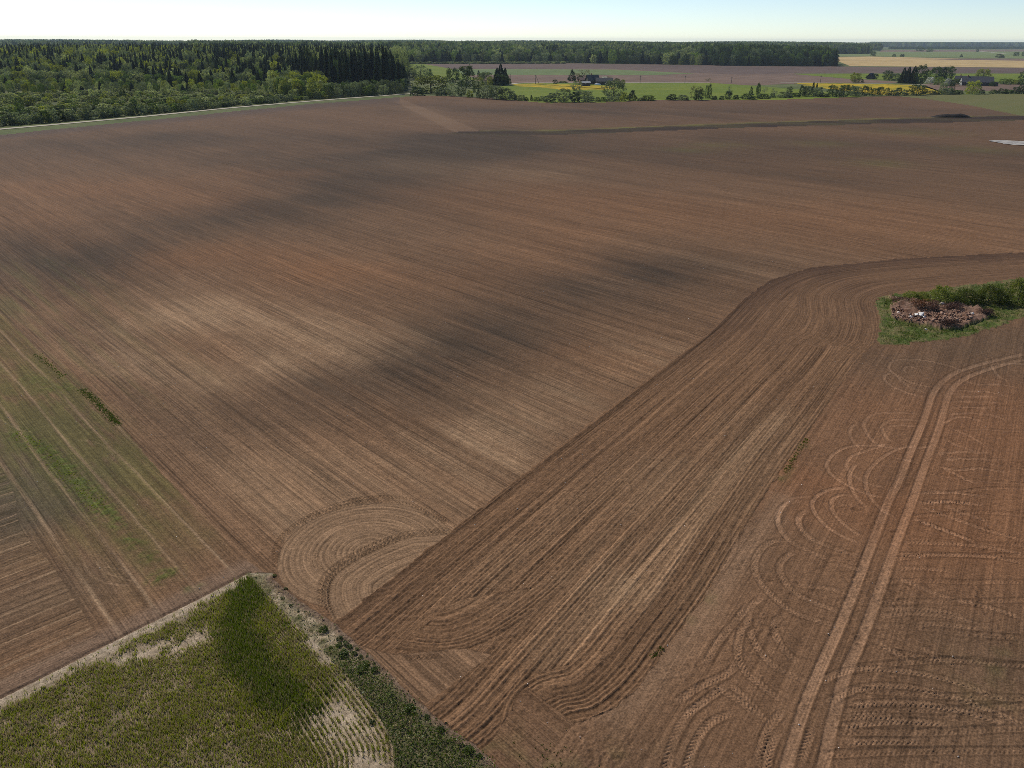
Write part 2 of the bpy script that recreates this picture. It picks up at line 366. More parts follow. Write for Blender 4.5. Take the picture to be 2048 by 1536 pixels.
# pale strip and dark turned swath at the far end
px_, py_ = PX[m], PY[m]
tp = inpoly(px_, py_, TOPD); c = lerp(c, col(.200, .126, .080) * (1 + .1 * st)[:, None], .42 * tp)
sw = inpoly(px_, py_ + .6 * noise(x / 9, y / 9, 8), SWATH)
c = np.where(sw[:, None], lerp(np.tile(col(.046, .029, .021), (len(x), 1)), col(.075, .060, .026), .3 + .8 * noise(x / 14, y / 6, 77)), c)
swe = np.exp(-((py_ - np.interp(px_, [905, 1000, 1100, 1300, 1500, 1700, 1900, 2048], [264, 261.5, 261.5, 254, 246, 240, 235, 230])) / 1.1) ** 2) * (px_ > 960)
c = lerp(c, col(.15, .15, .035), .8 * swe * (.6 + .5 * noise(x / 6, y / 6, 78)))
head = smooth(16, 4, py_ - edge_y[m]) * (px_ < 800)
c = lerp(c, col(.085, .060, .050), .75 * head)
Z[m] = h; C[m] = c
ang = np.arctan2(y - cy, x - cx); RU[m] = np.where(inturn, ringr * 1.3, u); RV[m] = np.where(inturn, np.where(rightS, ss, ang * 4), v); RA[m] = np.where(inturn, .30, .50) * (1 - .6 * tp)
# --- freshly cultivated strip
m = reg == R_strip
x, y = RX(m)
PSL = spline(gp(SL), 6); PSR = spline(gp(SR), 6)
dl, sl, _ = polydist(x, y, PSL); dr, sr, _ = polydist(x, y, PSR)
fpS = np.minimum(foot(A_STRIP)[m], np.hypot(fx, fy)[m]); fpS = np.where(Y[m] > 85, np.maximum(fpS, fy[m] * .8), fpS)
FAN1 = zc([(1540, 1434), (1800, 1180), (2048, 970)])
pxm, pym = PX[m], PY[m]
arc1 = spline(gp(z3([(1040, 1165), (1300, 1197), (1500, 1182), (1700, 1110), (1850, 1022), (2048, 880), (2300, 660), (2700, 300)])))
da, sa, sda = polydist(x, y, arc1)
fan1 = inpoly(pxm, pym, z3([(1060, 1168), (1300, 1200), (1500, 1185), (1700, 1112), (1850, 1025), (2048, 885), (2250, 700), (1480, 830)]))
useR = (dr < 3.6 - 1.4 * smooth(33, 60, y)) | ((y > 78) & (dr < 9))
uu = np.where(fan1, da + 50, np.where(useR, dr + 100, dl)); vv = np.where(fan1, sa, np.where(useR, sr, sl))
st = streaks(uu, vv, fpS, [(.13, 14, .60), (.24, 40, .60), (.6, 60, .28), (1.6, 90, .18)], 301)
k = np.floor(uu / .27); ph = uu / .27 - k
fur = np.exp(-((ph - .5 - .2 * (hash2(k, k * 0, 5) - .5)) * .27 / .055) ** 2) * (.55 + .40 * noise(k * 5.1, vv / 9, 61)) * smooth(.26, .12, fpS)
clod = fbm(x / .22, y / .22, 21, 2) * smooth(.35, .12, fpS)
tone = fbm(x / 9, y / 9, 63, 3)
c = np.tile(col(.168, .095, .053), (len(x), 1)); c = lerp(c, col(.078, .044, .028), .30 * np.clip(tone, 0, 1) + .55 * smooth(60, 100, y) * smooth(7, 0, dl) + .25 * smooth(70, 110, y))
c = lerp(c, col(.250, .160, .096), bands([([(1270, 1180), (1420, 1020), (1560, 850)], 3.2, .50), ([(1100, 1300), (1250, 1180)], 1.6, .4), ([(1000, 1180), (1300, 940)], 2.5, .35)], m) * (.75 + .8 * streaks(uu, vv, fpS, [(.5, 15, .5), (1.1, 30, .5)], 351)))
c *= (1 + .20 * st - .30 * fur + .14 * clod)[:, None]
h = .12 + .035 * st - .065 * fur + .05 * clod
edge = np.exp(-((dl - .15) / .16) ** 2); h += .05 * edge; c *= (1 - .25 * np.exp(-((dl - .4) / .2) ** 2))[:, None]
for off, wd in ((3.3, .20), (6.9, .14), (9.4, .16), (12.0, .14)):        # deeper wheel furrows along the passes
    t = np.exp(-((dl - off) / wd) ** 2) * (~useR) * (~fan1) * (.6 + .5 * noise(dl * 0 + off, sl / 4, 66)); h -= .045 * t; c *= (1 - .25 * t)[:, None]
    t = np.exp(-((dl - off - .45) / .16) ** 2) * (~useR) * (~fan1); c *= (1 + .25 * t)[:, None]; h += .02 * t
low = inpoly(pxm, pym, [(700, 1290), (790, 1312), (930, 1300), (985, 1312), (880, 1390), (850, 1412)])
un, vn = rowcoords(A_MAIN); un, vn = un[m], vn[m]
s3 = streaks(un, vn, fpS, [(.16, 5, .6), (.4, 10, .5)], 391)
c = np.where(low[:, None], col(.172, .102, .060) * (1 + .25 * s3)[:, None], c); h = np.where(low, .10 + .02 * s3, h)
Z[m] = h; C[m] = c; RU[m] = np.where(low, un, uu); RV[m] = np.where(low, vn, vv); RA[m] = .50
# --- right field, seed rows almost levelled, wheel marks added below
m = reg == R_right
x, y = RX(m); u, v = rowcoords(A_STRIP); u, v = u[m], v[m]; fp = foot(A_STRIP)[m]
st = streaks(u, v, fp, [(.14, 4, .35), (.35, 12, .3), (1.0, 30, .25), (3, 60, .22)], 401)
um, vm = rowcoords(A_MAIN); um, vm = um[m], vm[m]
patch = inpoly(PX[m], PY[m], [(1052, 1378), (1150, 1450), (1085, 1520), (1090, 1650), (960, 1560), (962, 1505)])
s4 = streaks(um, vm, foot(A_MAIN)[m], [(.12, 5, .6), (.3, 14, .5), (.8, 20, .3)], 431)
tone = fbm(x / 12, y / 12, 65, 4)
c = np.tile(col(.166, .093, .053), (len(x), 1))
c = lerp(c, col(.200, .095, .048), bands([([(1950, 780), (1980, 1000)], 9, .75), ([(1800, 1060), (2000, 1180)], 5, .4), ([(1560, 1000), (1600, 960)], 2.5, .5)], m))
c = lerp(c, col(.108, .070, .044), .35 * np.clip(tone, 0, 1) + bands([([(1850, 1480), (2048, 1400)], 4, .35), ([(1800, 735), (2048, 680)], 7, .65), ([(1100, 1536), (1300, 1530)], 3, .35), ([(1980, 1300), (2048, 1250)], 4, .4)], m))
c = lerp(c, col(.215, .134, .084), bands([([(1220, 1430), (1330, 1330), (1440, 1180), (1560, 1000)], 1.0, .55)], m))
s5 = np.where(patch, s4, st)
clod = fbm(x / .18, y / .18, 23, 3) * smooth(.35, .1, fp); rough = np.clip(fbm(x / 1.6, y / 1.6, 24, 3) + .15, 0, 1)
c *= (1 + .24 * s5 + .10 * clod)[:, None]
grn = np.clip(fbm(x / 1.2, y / 1.2, 27, 3), 0, 1) * bands([([(1010, 1520), (1250, 1536)], 1.5, 1.0), ([(1300, 1310), (1420, 1200)], .5, 1.0), ([(1560, 960), (1600, 890)], .6, 1.2), ([(2000, 1380), (2048, 1340)], 2.5, .6)], m)
c = lerp(c, col(.085, .095, .03), .6 * grn)
h = .10 + .014 * s5 + clod * (.012 + .07 * rough); c *= (1 - .35 * np.clip(-clod, 0, 1) * rough)[:, None]
Z[m] = h; C[m] = c; RU[m] = np.where(patch, um * 1.5, u); RV[m] = np.where(patch, vm, v); RA[m] = np.where(patch, .45, .30)
# --- left drilled field with sprouting green
m = reg == R_left
x, y = RX(m); u, v = rowcoords(A_PERP); u, v = u[m], v[m]
um, vm = rowcoords(A_MAIN); um, vm = um[m], vm[m]
PAL = spline(gp(AL), 5); dA, _, _ = polydist(x, y, PAL); dD, _, _ = polydist(x, y, gp(DE))
headl = dA < 9.3 + .35 * noise(vm / 6, vm * 0, 2)
ur, vr = np.where(headl, um, u), np.where(headl, vm, v)
fpl = np.where(headl, foot(A_MAIN)[m], foot(A_PERP)[m])
st = streaks(ur, vr, fpl, [(.14, 6, .4), (.35, 14, .35), (1.1, 30, .25), (3, 60, .2)], 501)
c = np.tile(col(.166, .096, .055), (len(x), 1))
dark = bands([([(0, 1230), (150, 1180)], 3, .35), ([(0, 900), (60, 960)], 6, .7), ([(0, 1040), (100, 1020)], 4, .4)], m); c = lerp(c, col(.092, .070, .050), dark)
gr = bands([([(0, 640), (60, 780), (160, 900), (220, 960)], 7, .75), ([(130, 830), (230, 950), (330, 1080)], 3.5, .5), ([(0, 760), (100, 870)], 5, .6)], m)
gr = np.clip(gr * (.75 + .9 * fbm(ur / .5, vr / 4, 71, 3) + .4 * fbm(x / 2, y / 2, 72)), 0, 1) + .12 * smooth(40, 60, y)
c = lerp(c, col(.100, .098, .028), .55 * gr)
strong = bands([([(35, 870), (90, 905), (140, 950), (185, 995), (205, 1025)], .8, 1.0), ([(208, 1018), (240, 1055)], .45, 1.0), ([(258, 1080), (270, 1090)], .55, .8), ([(290, 1112), (302, 1122)], .55, .8), ([(315, 1160), (345, 1150)], .6, .9), ([(380, 1182), (395, 1178)], .4, .8), ([(60, 760), (130, 780)], 1.2, .5)], m)
strong = np.clip(strong * (.7 + 1.2 * fbm(x / .35, y / .35, 73, 2)), 0, 1)
c = lerp(c, col(.080, .110, .020), .65 * strong)
c *= (1 + .25 * st + .12 * fbm(x / .25, y / .25, 75, 2))[:, None]
h = .10 + .018 * st + .02 * fbm(x / .25, y / .25, 76, 2) + .05 * strong
def lines(coord, along, per, wd, sd, cond):
    coord = coord + .14 * noise(along / 7, along * 0, sd + 9) + .05 * noise(along / 1.5, coord / 3, sd + 8); k = np.floor(coord / per); o = (hash2(k, k * 0, sd) - .5) * per * .6
    wd = wd * (.6 + .8 * hash2(k, k * 0 + 3, sd))
    t = np.exp(-((coord - (k + .5) * per - o) / wd) ** 2) * np.clip(.75 + .6 * noise(k * 3.3, along / 6, sd + 1), .15, 1)
    return t * cond
tl = lines(u, v, 1.55, .075, 81, ~headl & (dD > .9)) + lines(um, vm, 2.1, .085, 83, headl)
c = lerp(c, col(.290, .195, .122), .74 * tl); h -= .02 * tl
tl = lines(u + .5, v, 2.2, .05, 85, ~headl & (dD > .9)); c *= (1 - .40 * tl)[:, None]
e1 = np.exp(-((dD - .12) / .10) ** 2); c *= (1 - .55 * e1)[:, None]; h -= .10 * e1
c = lerp(c, col(.185, .125, .090), .6 * smooth(2.0, .8, dD))
Z[m] = h; C[m] = c; RU[m] = ur; RV[m] = vr; RA[m] = .42
# --- grain crop ground: straw coloured
m = reg == R_crop
x, y = RX(m); dV, sV, _ = polydist(x, y, spline(gp(V2), 5)); dD, _, _ = polydist(x, y, gp(DE)); u, v = rowcoords(A_PERP); u, v = u[m], v[m]
CROP_SOIL = col(.260, .195, .125)
c = np.tile(CROP_SOIL, (len(x), 1)); c = lerp(c, col(.100, .082, .045), .45 + .45 * fbm(x / 1.5, y / 1.5, 31, 3))
pal = bands([([(250, 1320), (330, 1300), (405, 1280)], .8, .9), ([(600, 1480), (700, 1440), (720, 1536)], 1.3, .9), ([(620, 1290), (690, 1370)], .7, .6)], m) + smooth(1.3, .2, dD) + .5 * smooth(.7, .1, dV) * smooth(31, 33, y)
c = lerp(c, col(.360, .285, .205), pal * (.7 + .6 * fbm(x / .4, y / .4, 33, 2)))
c *= (1 + .25 * fbm(x / .12, y / .12, 35, 2))[:, None]
Z[m] = .10 + .025 * fbm(x / .2, y / .2, 36, 2); C[m] = c
# --- weedy verge
m = reg == R_verge
x, y = RX(m); t = fbm(x / .6, y / .6, 37, 3)
c = lerp(np.tile(col(.300, .240, .165), (len(x), 1)), col(.085, .085, .035), .45 + 1.1 * t)
low = smooth(32.5, 29.5, y); c = lerp(c, col(.060, .062, .026), .8 * low)
dv1, _, _ = polydist(x, y, spline(gp(V1), 4)); c = lerp(c, col(.150, .100, .070), smooth(.7, .1, dv1))
c *= (1 + .3 * fbm(x / .15, y / .15, 38, 2))[:, None]
Z[m] = .10 + .07 * t + .04 * fbm(x / .2, y / .2, 39, 2); C[m] = c
# --- rubble island
m = reg == R_isle
x, y = RX(m); t = fbm(x / .9, y / .9, 45, 3)
c = lerp(np.tile(col(.060, .085, .018), (len(x), 1)), col(.140, .115, .050), .4 + 1.2 * t)
rub = inpoly(PX[m] + 5 * t, PY[m] + 2 * t, zi([(470, 470), (470, 340), (640, 360), (900, 420), (1100, 420), (1500, 470), (1640, 560), (1450, 650), (1250, 710), (1050, 720), (900, 680), (640, 640), (490, 590)]))
c = np.where(rub[:, None], lerp(np.tile(col(.20, .125, .088), (len(x), 1)), col(.095, .048, .030), .4 + 1.2 * fbm(x / .5, y / .5, 46, 3)), c)
dI, _, _ = polydist(x, y, gp(ISLE[:1] + ISLE[-4:] + ISLE[-4:-3])); c = lerp(c, col(.19, .15, .09), .0 * dI)
Z[m] = .14 + .10 * t + .08 * fbm(x / .3, y / .3, 47, 2) + np.where(rub, .35 + .25 * t, 0); C[m] = c
# --- green sown field at the far right
m = reg == R_green
x, y = RX(m); u, v = rowcoords(A_PERP); st = streaks(u[m], v[m], foot(A_PERP)[m] * .4, [(2, 60, .4), (6, 120, .3), (18, 200, .3)], 601)
c = lerp(np.tile(col(.105, .112, .035), (len(x), 1)), col(.150, .125, .055), .25 + .5 * st); Z[m] = .10; C[m] = c

# --- wheel marks with lug prints, pressed into whatever lies under them
CN = C.reshape(-1, 3); ZF = Z.ravel(); XF, YF = X.ravel(), Y.ravel()
def tyre(pts, w=.26, depth=.03, pale=.35, lug=.035, dark=0.0, s=8, raw=False, lugp=.26, lug_shade=.25):
    P = np.asarray(pts) if raw else spline(gp(pts), s)
    lo = P.min(0) - w * 2.5; hi = P.max(0) + w * 2.5
    i = np.flatnonzero((XF > lo[0]) & (XF < hi[0]) & (YF > lo[1]) & (YF < hi[1]))
    if len(i) == 0: return
    d, sA, sg = polydist(XF[i], YF[i], P)
    keep = d < w * 2.2; i = i[keep]; d = d[keep]; sA = sA[keep]; sg = sg[keep]
    L = sA.max() + 1e-6
    fade = smooth(0, .7, sA) * smooth(0, .7, L - sA) * np.clip(.98 + .4 * noise(sA / 2.5, sA * 0 + P[0, 0], 88), .7, 1.15)
    core = smooth(w * 1.15, w * .85, d) * fade
    rim = np.exp(-((d - w * 1.3) / (w * .30)) ** 2) * fade
    ph = ((sA + d * .9 + np.where(sg > 0, lugp / 2, 0)) / lugp) % 1.0
    lg = np.exp(-((ph - .5) / .19) ** 2) * core
    ZF[i] += -depth * core + rim * depth * .6 + lug * lg
    k = (1 + (pale * .5) * core - .24 * rim - lug_shade * lg - dark * core)  # shadowed lug edges are painted into the soil colour
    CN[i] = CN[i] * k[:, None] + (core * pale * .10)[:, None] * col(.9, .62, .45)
OUTER = zc([(90, 800), (60, 720), (65, 620), (110, 510), (200, 420), (340, 320), (520, 225), (700, 160), (900, 110), (1150, 85), (1400, 105), (1560, 170), (1700, 255), (1850, 370)])
tyre(OUTER, .16, .03, .10, .09, lugp=.27, lug_shade=.6)
tyre(zc([(250, 395), (420, 300), (600, 225), (800, 165), (1000, 130), (1250, 130), (1450, 170), (1600, 250), (1780, 370)]), .15, .03, .10, .09, lugp=.27, lug_shade=.6)
tyre(STREAD + np.array([.02, 0]), .19, .03, .12, .10, raw=True, lugp=.28, lug_shade=.65)
tyre(STREAD + np.array([-.34, .24]), .17, .03, .12, .10, raw=True, lugp=.28, lug_shade=.65)
tyre(zc([(470, 600), (475, 700), (520, 800), (600, 860)]), .12, .02, .0, .05, lug_shade=.4)
tyre(z3([(1060, 1222), (1200, 1222), (1400, 1205)]), .13, .02, .05, .075, lug_shade=.55)
TA = z8([(1997, 235), (1800, 280), (1650, 320), (1520, 370), (1430, 440), (1380, 510), (1350, 600), (1300, 740), (1230, 900), (1150, 1100)]) + z7([(940, 0), (830, 280), (740, 520), (640, 760), (540, 980), (450, 1200), (350, 1536), (300, 1700)])
TB = z8([(1997, 270), (1850, 310), (1720, 350), (1620, 390), (1540, 440), (1490, 510), (1460, 600), (1420, 740), (1360, 900), (1290, 1090)]) + z7([(1075, 0), (960, 300), (870, 560), (780, 800), (690, 1000), (620, 1250), (560, 1536), (530, 1700)])
LOOPS = [z8(p) for p in [
    [(1310, 635), (1100, 628), (980, 645), (925, 700), (940, 760), (1000, 830), (1080, 860), (1200, 862)],
    [(1310, 680), (1130, 675), (1050, 710), (1045, 740), (1080, 800), (1140, 830)], [(1300, 722), (1180, 712), (1070, 722)],
    [(900, 700), (850, 720), (830, 770), (870, 840), (940, 890)],
    [(1100, 840), (980, 850), (860, 850), (760, 880), (690, 940), (680, 1000), (730, 1060), (830, 1120), (930, 1165), (1060, 1195)],
    [(1050, 850), (920, 890), (830, 930), (810, 990), (850, 1040), (950, 1100), (1080, 1130)],
    [(1280, 856), (1180, 862), (1060, 920), (970, 1000), (935, 1080), (960, 1180), (1040, 1270), (1150, 1340)],
    [(880, 960), (830, 1040), (840, 1120), (880, 1200), (960, 1280)],
    [(820, 1130), (700, 1140), (620, 1180), (580, 1230), (600, 1300), (680, 1390), (800, 1460), (900, 1500)],
    [(860, 1180), (760, 1180), (710, 1220), (720, 1290), (800, 1380), (920, 1460)], [(740, 1240), (860, 1250), (980, 1290)],
    [(580, 1185), (450, 1200), (380, 1260), (350, 1340), (370, 1420), (440, 1500)], [(560, 1280), (500, 1320), (490, 1380), (540, 1450), (640, 1520)],
    [(1600, 350), (1400, 290), (1200, 272), (1110, 290), (1095, 340), (1150, 380), (1250, 430), (1380, 460)],
    [(1120, 360), (1065, 380), (1065, 410), (1110, 450), (1200, 490), (1350, 530)], [(1300, 340), (1220, 320), (1190, 345), (1220, 370)],
    [(1130, 370), (1180, 420), (1240, 460), (1350, 500)], [(1480, 600), (1600, 590), (1800, 600)], [(1480, 640), (1640, 630), (1800, 650), (1900, 690)],
    [(1450, 710), (1520, 665), (1620, 660), (1750, 700)], [(1530, 480), (1750, 490), (1900, 520)], [(1530, 520), (1800, 520)], [(1500, 550), (1650, 555), (1850, 560)],
    [(1400, 900), (1600, 890), (1800, 900)], [(1440, 940), (1650, 935), (1900, 945)], [(1400, 985), (1550, 1010), (1700, 1000), (1900, 1030)],
    [(1440, 990), (1560, 1050), (1690, 1110)], [(1290, 1160), (1500, 1160), (1750, 1190)], [(1290, 1230), (1450, 1220), (1650, 1240)],
    [(1240, 1330), (1400, 1390), (1560, 1450), (1690, 1500)], [(1440, 1240), (1600, 1300), (1800, 1370)], [(1430, 790), (1560, 850), (1720, 900)], [(1480, 720), (1620, 780), (1740, 850)],
    [(1770, 300), (1790, 340), (1830, 390), (1900, 420)], [(1770, 310), (1830, 300), (1997, 300)], [(1580, 410), (1700, 440), (1830, 440), (1997, 470)],
    [(1100, 930), (1200, 940), (1300, 970)], [(1250, 870), (1380, 850)]]]
LOOPS += [z7(p) for p in [
    [(620, 360), (740, 400), (800, 410)], [(450, 10), (350, 30), (300, 90), (310, 160), (370, 240), (480, 300), (620, 360)], [(480, 60), (430, 90), (420, 140), (470, 210), (560, 260), (700, 310), (790, 330)],
    [(360, 235), (260, 250), (190, 310), (165, 400), (200, 480), (270, 560), (370, 640), (500, 690), (640, 730)], [(400, 300), (340, 340), (310, 390), (330, 460), (400, 540), (520, 600), (660, 650)],
    [(700, 540), (560, 510), (450, 500), (370, 490)], [(210, 560), (150, 620), (125, 700), (150, 790), (200, 880), (280, 960), (400, 1020), (500, 1060)],
    [(330, 660), (280, 720), (290, 790), (340, 870), (430, 950)], [(100, 720), (80, 800), (70, 900), (120, 1000), (220, 1080), (330, 1170)], [(0, 1050), (100, 1130), (200, 1240), (250, 1310)],
    [(-120, 1060), (0, 1110), (120, 1190), (180, 1260)], [(530, 1060), (650, 1000), (800, 975), (980, 985), (1150, 1010), (1350, 1060), (1500, 1120), (1714, 1190)],
    [(570, 1180), (680, 1120), (800, 1080), (1000, 1075), (1200, 1110), (1400, 1170), (1600, 1250), (1750, 1330)], [(700, 1190), (900, 1170), (1150, 1180), (1400, 1230), (1650, 1310)],
    [(660, 1260), (850, 1245), (1000, 1250)], [(640, 1310), (900, 1280), (1100, 1280), (1300, 1300)], [(680, 1400), (900, 1390), (1150, 1400)],
    [(870, 640), (1050, 630), (1250, 650), (1400, 690)], [(860, 680), (1050, 655), (1300, 680), (1500, 740)], [(1070, 720), (1250, 720), (1500, 750)],
    [(1010, 250), (1200, 255), (1450, 270), (1714, 320)], [(970, 320), (1200, 320), (1500, 330), (1714, 370)], [(970, 400), (1150, 400), (1330, 420)],
    [(1090, 30), (1300, 20), (1500, 40)], [(1070, 110), (1250, 180), (1430, 250)], [(1100, 40), (1300, 110), (1500, 180), (1714, 240)], [(950, 440), (1100, 500), (1250, 560), (1500, 620), (1714, 690)],
    [(830, 800), (1000, 900), (1100, 970)], [(1100, 840), (1250, 930), (1380, 970)], [(340, 1210), (250, 1310), (200, 1450), (170, 1536)], [(300, 1330), (250, 1450), (230, 1600)],
    [(140, 600), (60, 700), (-40, 820), (-120, 960)], [(-300, 1180), (-150, 1080), (0, 1010), (80, 940)], [(-260, 1260), (-120, 1160), (20, 1060)], [(-350, 1600), (-300, 1400), (-220, 1250), (-100, 1150)],
    [(-230, 1600), (-180, 1420), (-90, 1290), (60, 1220)], [(60, 180), (40, 300), (-30, 420)], [(420, 1536), (470, 1400), (500, 1300)]]]
ra_ = random.Random(12); NL = len(LOOPS)
for t in np.linspace(0, 1, 17):                                              # faint passes fanning out to the right of the twin track
    y0 = 820 + 690 * t; x0 = np.interp(y0, [820, 1000, 1250, 1536], [1900, 1815, 1720, 1610]) + ra_.uniform(0, 30); k_ = ra_.uniform(-.06, .10); b_ = ra_.uniform(-14, 22)
    LOOPS.append([(x0 + q * (2120 - x0), y0 + ra_.uniform(-3, 3) + b_ * math.sin(q * 2.6) * -1 + k_ * q * 420) for q in (0, .25, .5, .75, 1)])
for i, p in enumerate(LOOPS):
    far = min(q[1] for q in p) < 1000
    tyre(p, .15 if far else .20, .03, (.40 if far else .33) * (1 if i < NL else .35), (.022 if far else .06) * (1 if i < NL else .6), lug_shade=(.18 if far else .30) * (1 if i < NL else .6), lugp=.24)
tyre(TA, .27, .03, .40, .01, lug_shade=.10); tyre(TB, .27, .03, .40, .01, lug_shade=.10)
for p in ([(165, 1125), (180, 1150), (215, 1168), (270, 1175)], [(190, 1120), (210, 1145), (250, 1160), (275, 1165)], [(205, 1135), (250, 1142), (275, 1140)],
          [(0, 840), (40, 862), (75, 868)], [(0, 862), (30, 868), (60, 862)], [(150, 880), (200, 890), (228, 915), (215, 930)]):
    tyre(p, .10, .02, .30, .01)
C = CN.reshape(C.shape); Z = ZF.reshape(Z.shape)
# gentle swell of the land, nothing near the grid's far edge
swell = .45 * fbm(X / 70, Y / 70, 99, 2) * smooth(40, 90, Y) * smooth(430, 250, Y)
Z = np.maximum(Z + swell * .5, .03) + np.maximum(0, swell) * .4
soilm = (reg == R_main) | (reg == R_strip) | (reg == R_right) | (reg == R_left)
lum = C[soilm].mean(1, keepdims=True); C[soilm] *= .91 * (lum / .105) ** .08 * col(1.01, 1.0, .95)          # bare soil a little deeper and warmer, darker parts more so
C = np.clip(C, .012, .8)
def zground(x, y):
    px_, py_ = proj(x, y, .1)
    j = (px_ - pxs[0]) / (pxs[1] - pxs[0]); i = (py_ - pys[0]) / (pys[1] - pys[0])
    if 0 <= i < NR - 1 and 0 <= j < NC - 1 and reg[int(i), int(j)] != R_none: return float(Z[int(round(i)), int(round(j))])
    return 0.0
frs = reg[:-1, :-1]
idx = np.arange(NR * NC).reshape(NR, NC)
FIELDS = [(R_main, 'ploughed_field', 'soil', 'wide brown drilled field with dark damp bands filling the middle of the view'),
          (R_strip, 'cultivated_strip', 'soil', 'freshly cultivated darker strip of furrows curving past the rubble island'),
          (R_right, 'tracked_field', 'soil', 'reddish brown field on the right covered in looping tractor wheel marks'),
          (R_left, 'sprouting_field', 'soil', 'brown field at the left edge with drill rows and faint green sprouts'),
          (R_crop, 'crop_ground', 'crop_soil', 'pale straw-littered ground under the green grain in the lower left corner'),
          (R_verge, 'field_verge', 'grass_soil', 'weedy strip of dry grass between grain corner and cultivated strip'),
          (R_isle, 'grass_island', 'grass_soil', 'green grassy island with rubble between the fields at the right'),
          (R_green, 'green_field', 'grass_soil', 'dull green sown field behind the dark heap at the far right')]
for rid, name, mat, lab in FIELDS:
    sel = (frs == rid) & (reg[1:, :-1] != R_none) & (reg[1:, 1:] != R_none) & (reg[:-1, 1:] != R_none)
    ii, jj = np.nonzero(sel)
    q = np.stack([idx[ii, jj], idx[ii, jj + 1], idx[ii + 1, jj + 1], idx[ii + 1, jj]], 1)
    used, inv = np.unique(q, return_inverse=True); q = inv.reshape(q.shape)
    V = np.stack([X.ravel()[used], Y.ravel()[used], Z.ravel()[used]], 1)
    me = mesh_np(name, V, q, True)
    at = me.attributes.new('soil', 'FLOAT_COLOR', 'POINT')
    at.data.foreach_set('color', np.concatenate([C.reshape(-1, 3)[used], RA.reshape(-1, 1)[used]], 1).astype(np.float32).ravel())
    at = me.attributes.new('rows', 'FLOAT_VECTOR', 'POINT')
    at.data.foreach_set('vector', np.stack([RU.ravel()[used], RV.ravel()[used], np.zeros(len(used))], 1).astype(np.float32).ravel())
    tag(link(name, me, None, M[mat]), lab, kind='structure')

# ------------------------------------------------------------------ the far ground and its fields
def ngon(name, pts, z, mat, label, kind='structure', ragged=0.0):
    P = gp(pts)
    if ragged:
        Q_ = []
        for a, b in zip(P, np.roll(P, -1, 0)):
            n_ = max(2, int(np.linalg.norm(b - a) / (ragged * 1.2)))
            for k in range(n_): Q_.append(a + (b - a) * k / n_ + rng.normal(0, ragged, 2))
        P = np.array(Q_)
    me = bpy.data.meshes.new(name)
    me.from_pydata([(a, b, z) for a, b in P], [], [tuple(range(len(P)))]); me.update()
    if me.polygons[0].normal.z < 0: me.flip_normals()
    return tag(link(name, me, None, mat), label, kind=kind)
GROUND_R = 9000
gm = field_material('rough_grass', (.062, .080, .022), (.105, .120, .040), .03, .3, (.13, .12, .06), .02, .62)
n = 96; me = bpy.data.meshes.new('ground')
me.from_pydata([(0, 0, 0)] + [(GROUND_R * math.cos(2 * math.pi * k / n), GROUND_R * math.sin(2 * math.pi * k / n), 0) for k in range(n)], [], [(0, k + 1, (k + 1) % n + 1) for k in range(n)])
me.update(); tag(link('ground', me, None, gm), 'rough grassy land running to the horizon', kind='structure')
m_floor = field_material('forest_floor', (.030, .038, .012), (.055, .060, .022), .05, .4)
m_brown = field_material('far_ploughed_soil', (.120, .080, .058), (.165, .108, .076), .006, .08)
m_dkbrown = field_material('far_dark_soil', (.088, .061, .050), (.118, .080, .062), .006, .08)
m_green = field_material('meadow_grass', (.085, .125, .010), (.140, .165, .016), .02, .3)
m_yellow = field_material('dandelion_meadow', (.110, .140, .012), (.330, .235, .010), .07, .3, (.40, .27, .008), .05, .50)
m_sprout = field_material('sprouting_grain', (.095, .130, .045), (.120, .150, .055), .01, .1)
m_tan = field_material('tan_stubble', (.330, .235, .105), (.430, .310, .140), .008, .05)
m_pgreen = field_material('far_pasture', (.110, .145, .045), (.150, .170, .060), .005, .05)
m_sand = plain('sandy_track', (.36, .32, .25), .95, .6, .2)
ngon('forest_floor', [(-700, 300), (-420, 296), (-200, 274), (0, 255), (300, 229), (520, 209), (720, 193), (826, 186), (812, 128), (800, 100), (-700, 92)], .02, m_floor, 'shaded floor under the forest at the left')
ngon('clearing', [(-700, 299), (-420, 296), (-200, 274), (0, 255), (300, 229), (520, 209), (655, 199), (660, 186), (560, 182), (300, 172), (0, 172), (-700, 176)], .05, field_material('clearing_grass', (.055, .065, .014), (.100, .095, .024), .04, .4, (.04, .055, .014), .06, .5), 'overgrown yellow-green clearing between road and forest')
ngon('far_ploughed_field', [(850, 128), (1100, 126.5), (1400, 130), (1690, 133), (2048, 135.5), (2500, 138), (2500, 147), (1750, 146.5), (1585, 147), (1700, 157), (1830, 166), (1640, 165.5), (1500, 171), (1420, 165.5), (1000, 166.5), (930, 158), (900, 150)], .02, m_brown, 'broad brown field behind the farmhouse and meadow')
ngon('dark_ploughed_field', [(850, 127.6), (1100, 126.2), (1400, 130), (1690, 133), (2048, 135.5), (2500, 138), (2500, 146.5), (1750, 146), (1585, 146.5), (1480, 149), (1390, 146), (1230, 138.5), (1000, 137.5), (900, 137)], .04, m_dkbrown, 'dark brown ploughed band in front of the far wood')
ngon('sprouting_strip', [(905, 138), (1000, 138.2), (1230, 139.2), (1390, 147), (1300, 150.5), (1000, 150), (930, 150)], .06, m_sprout, 'faint green strip between two brown fields behind the farmhouse')
ngon('left_meadow', [(806, 128), (850, 128.5), (905, 138), (930, 150), (960, 160), (840, 160), (815, 140)], .05, m_green, 'green meadow patch right of the spruce block')
ngon('meadow', [(990, 176), (1030, 167), (1250, 166), (1420, 166), (1500, 171), (1600, 179), (1720, 190), (1720, 204), (1440, 206), (1180, 210), (1100, 211), (1000, 204)], .08, m_green, 'bright green meadow between the hedgerow and the farmhouse')
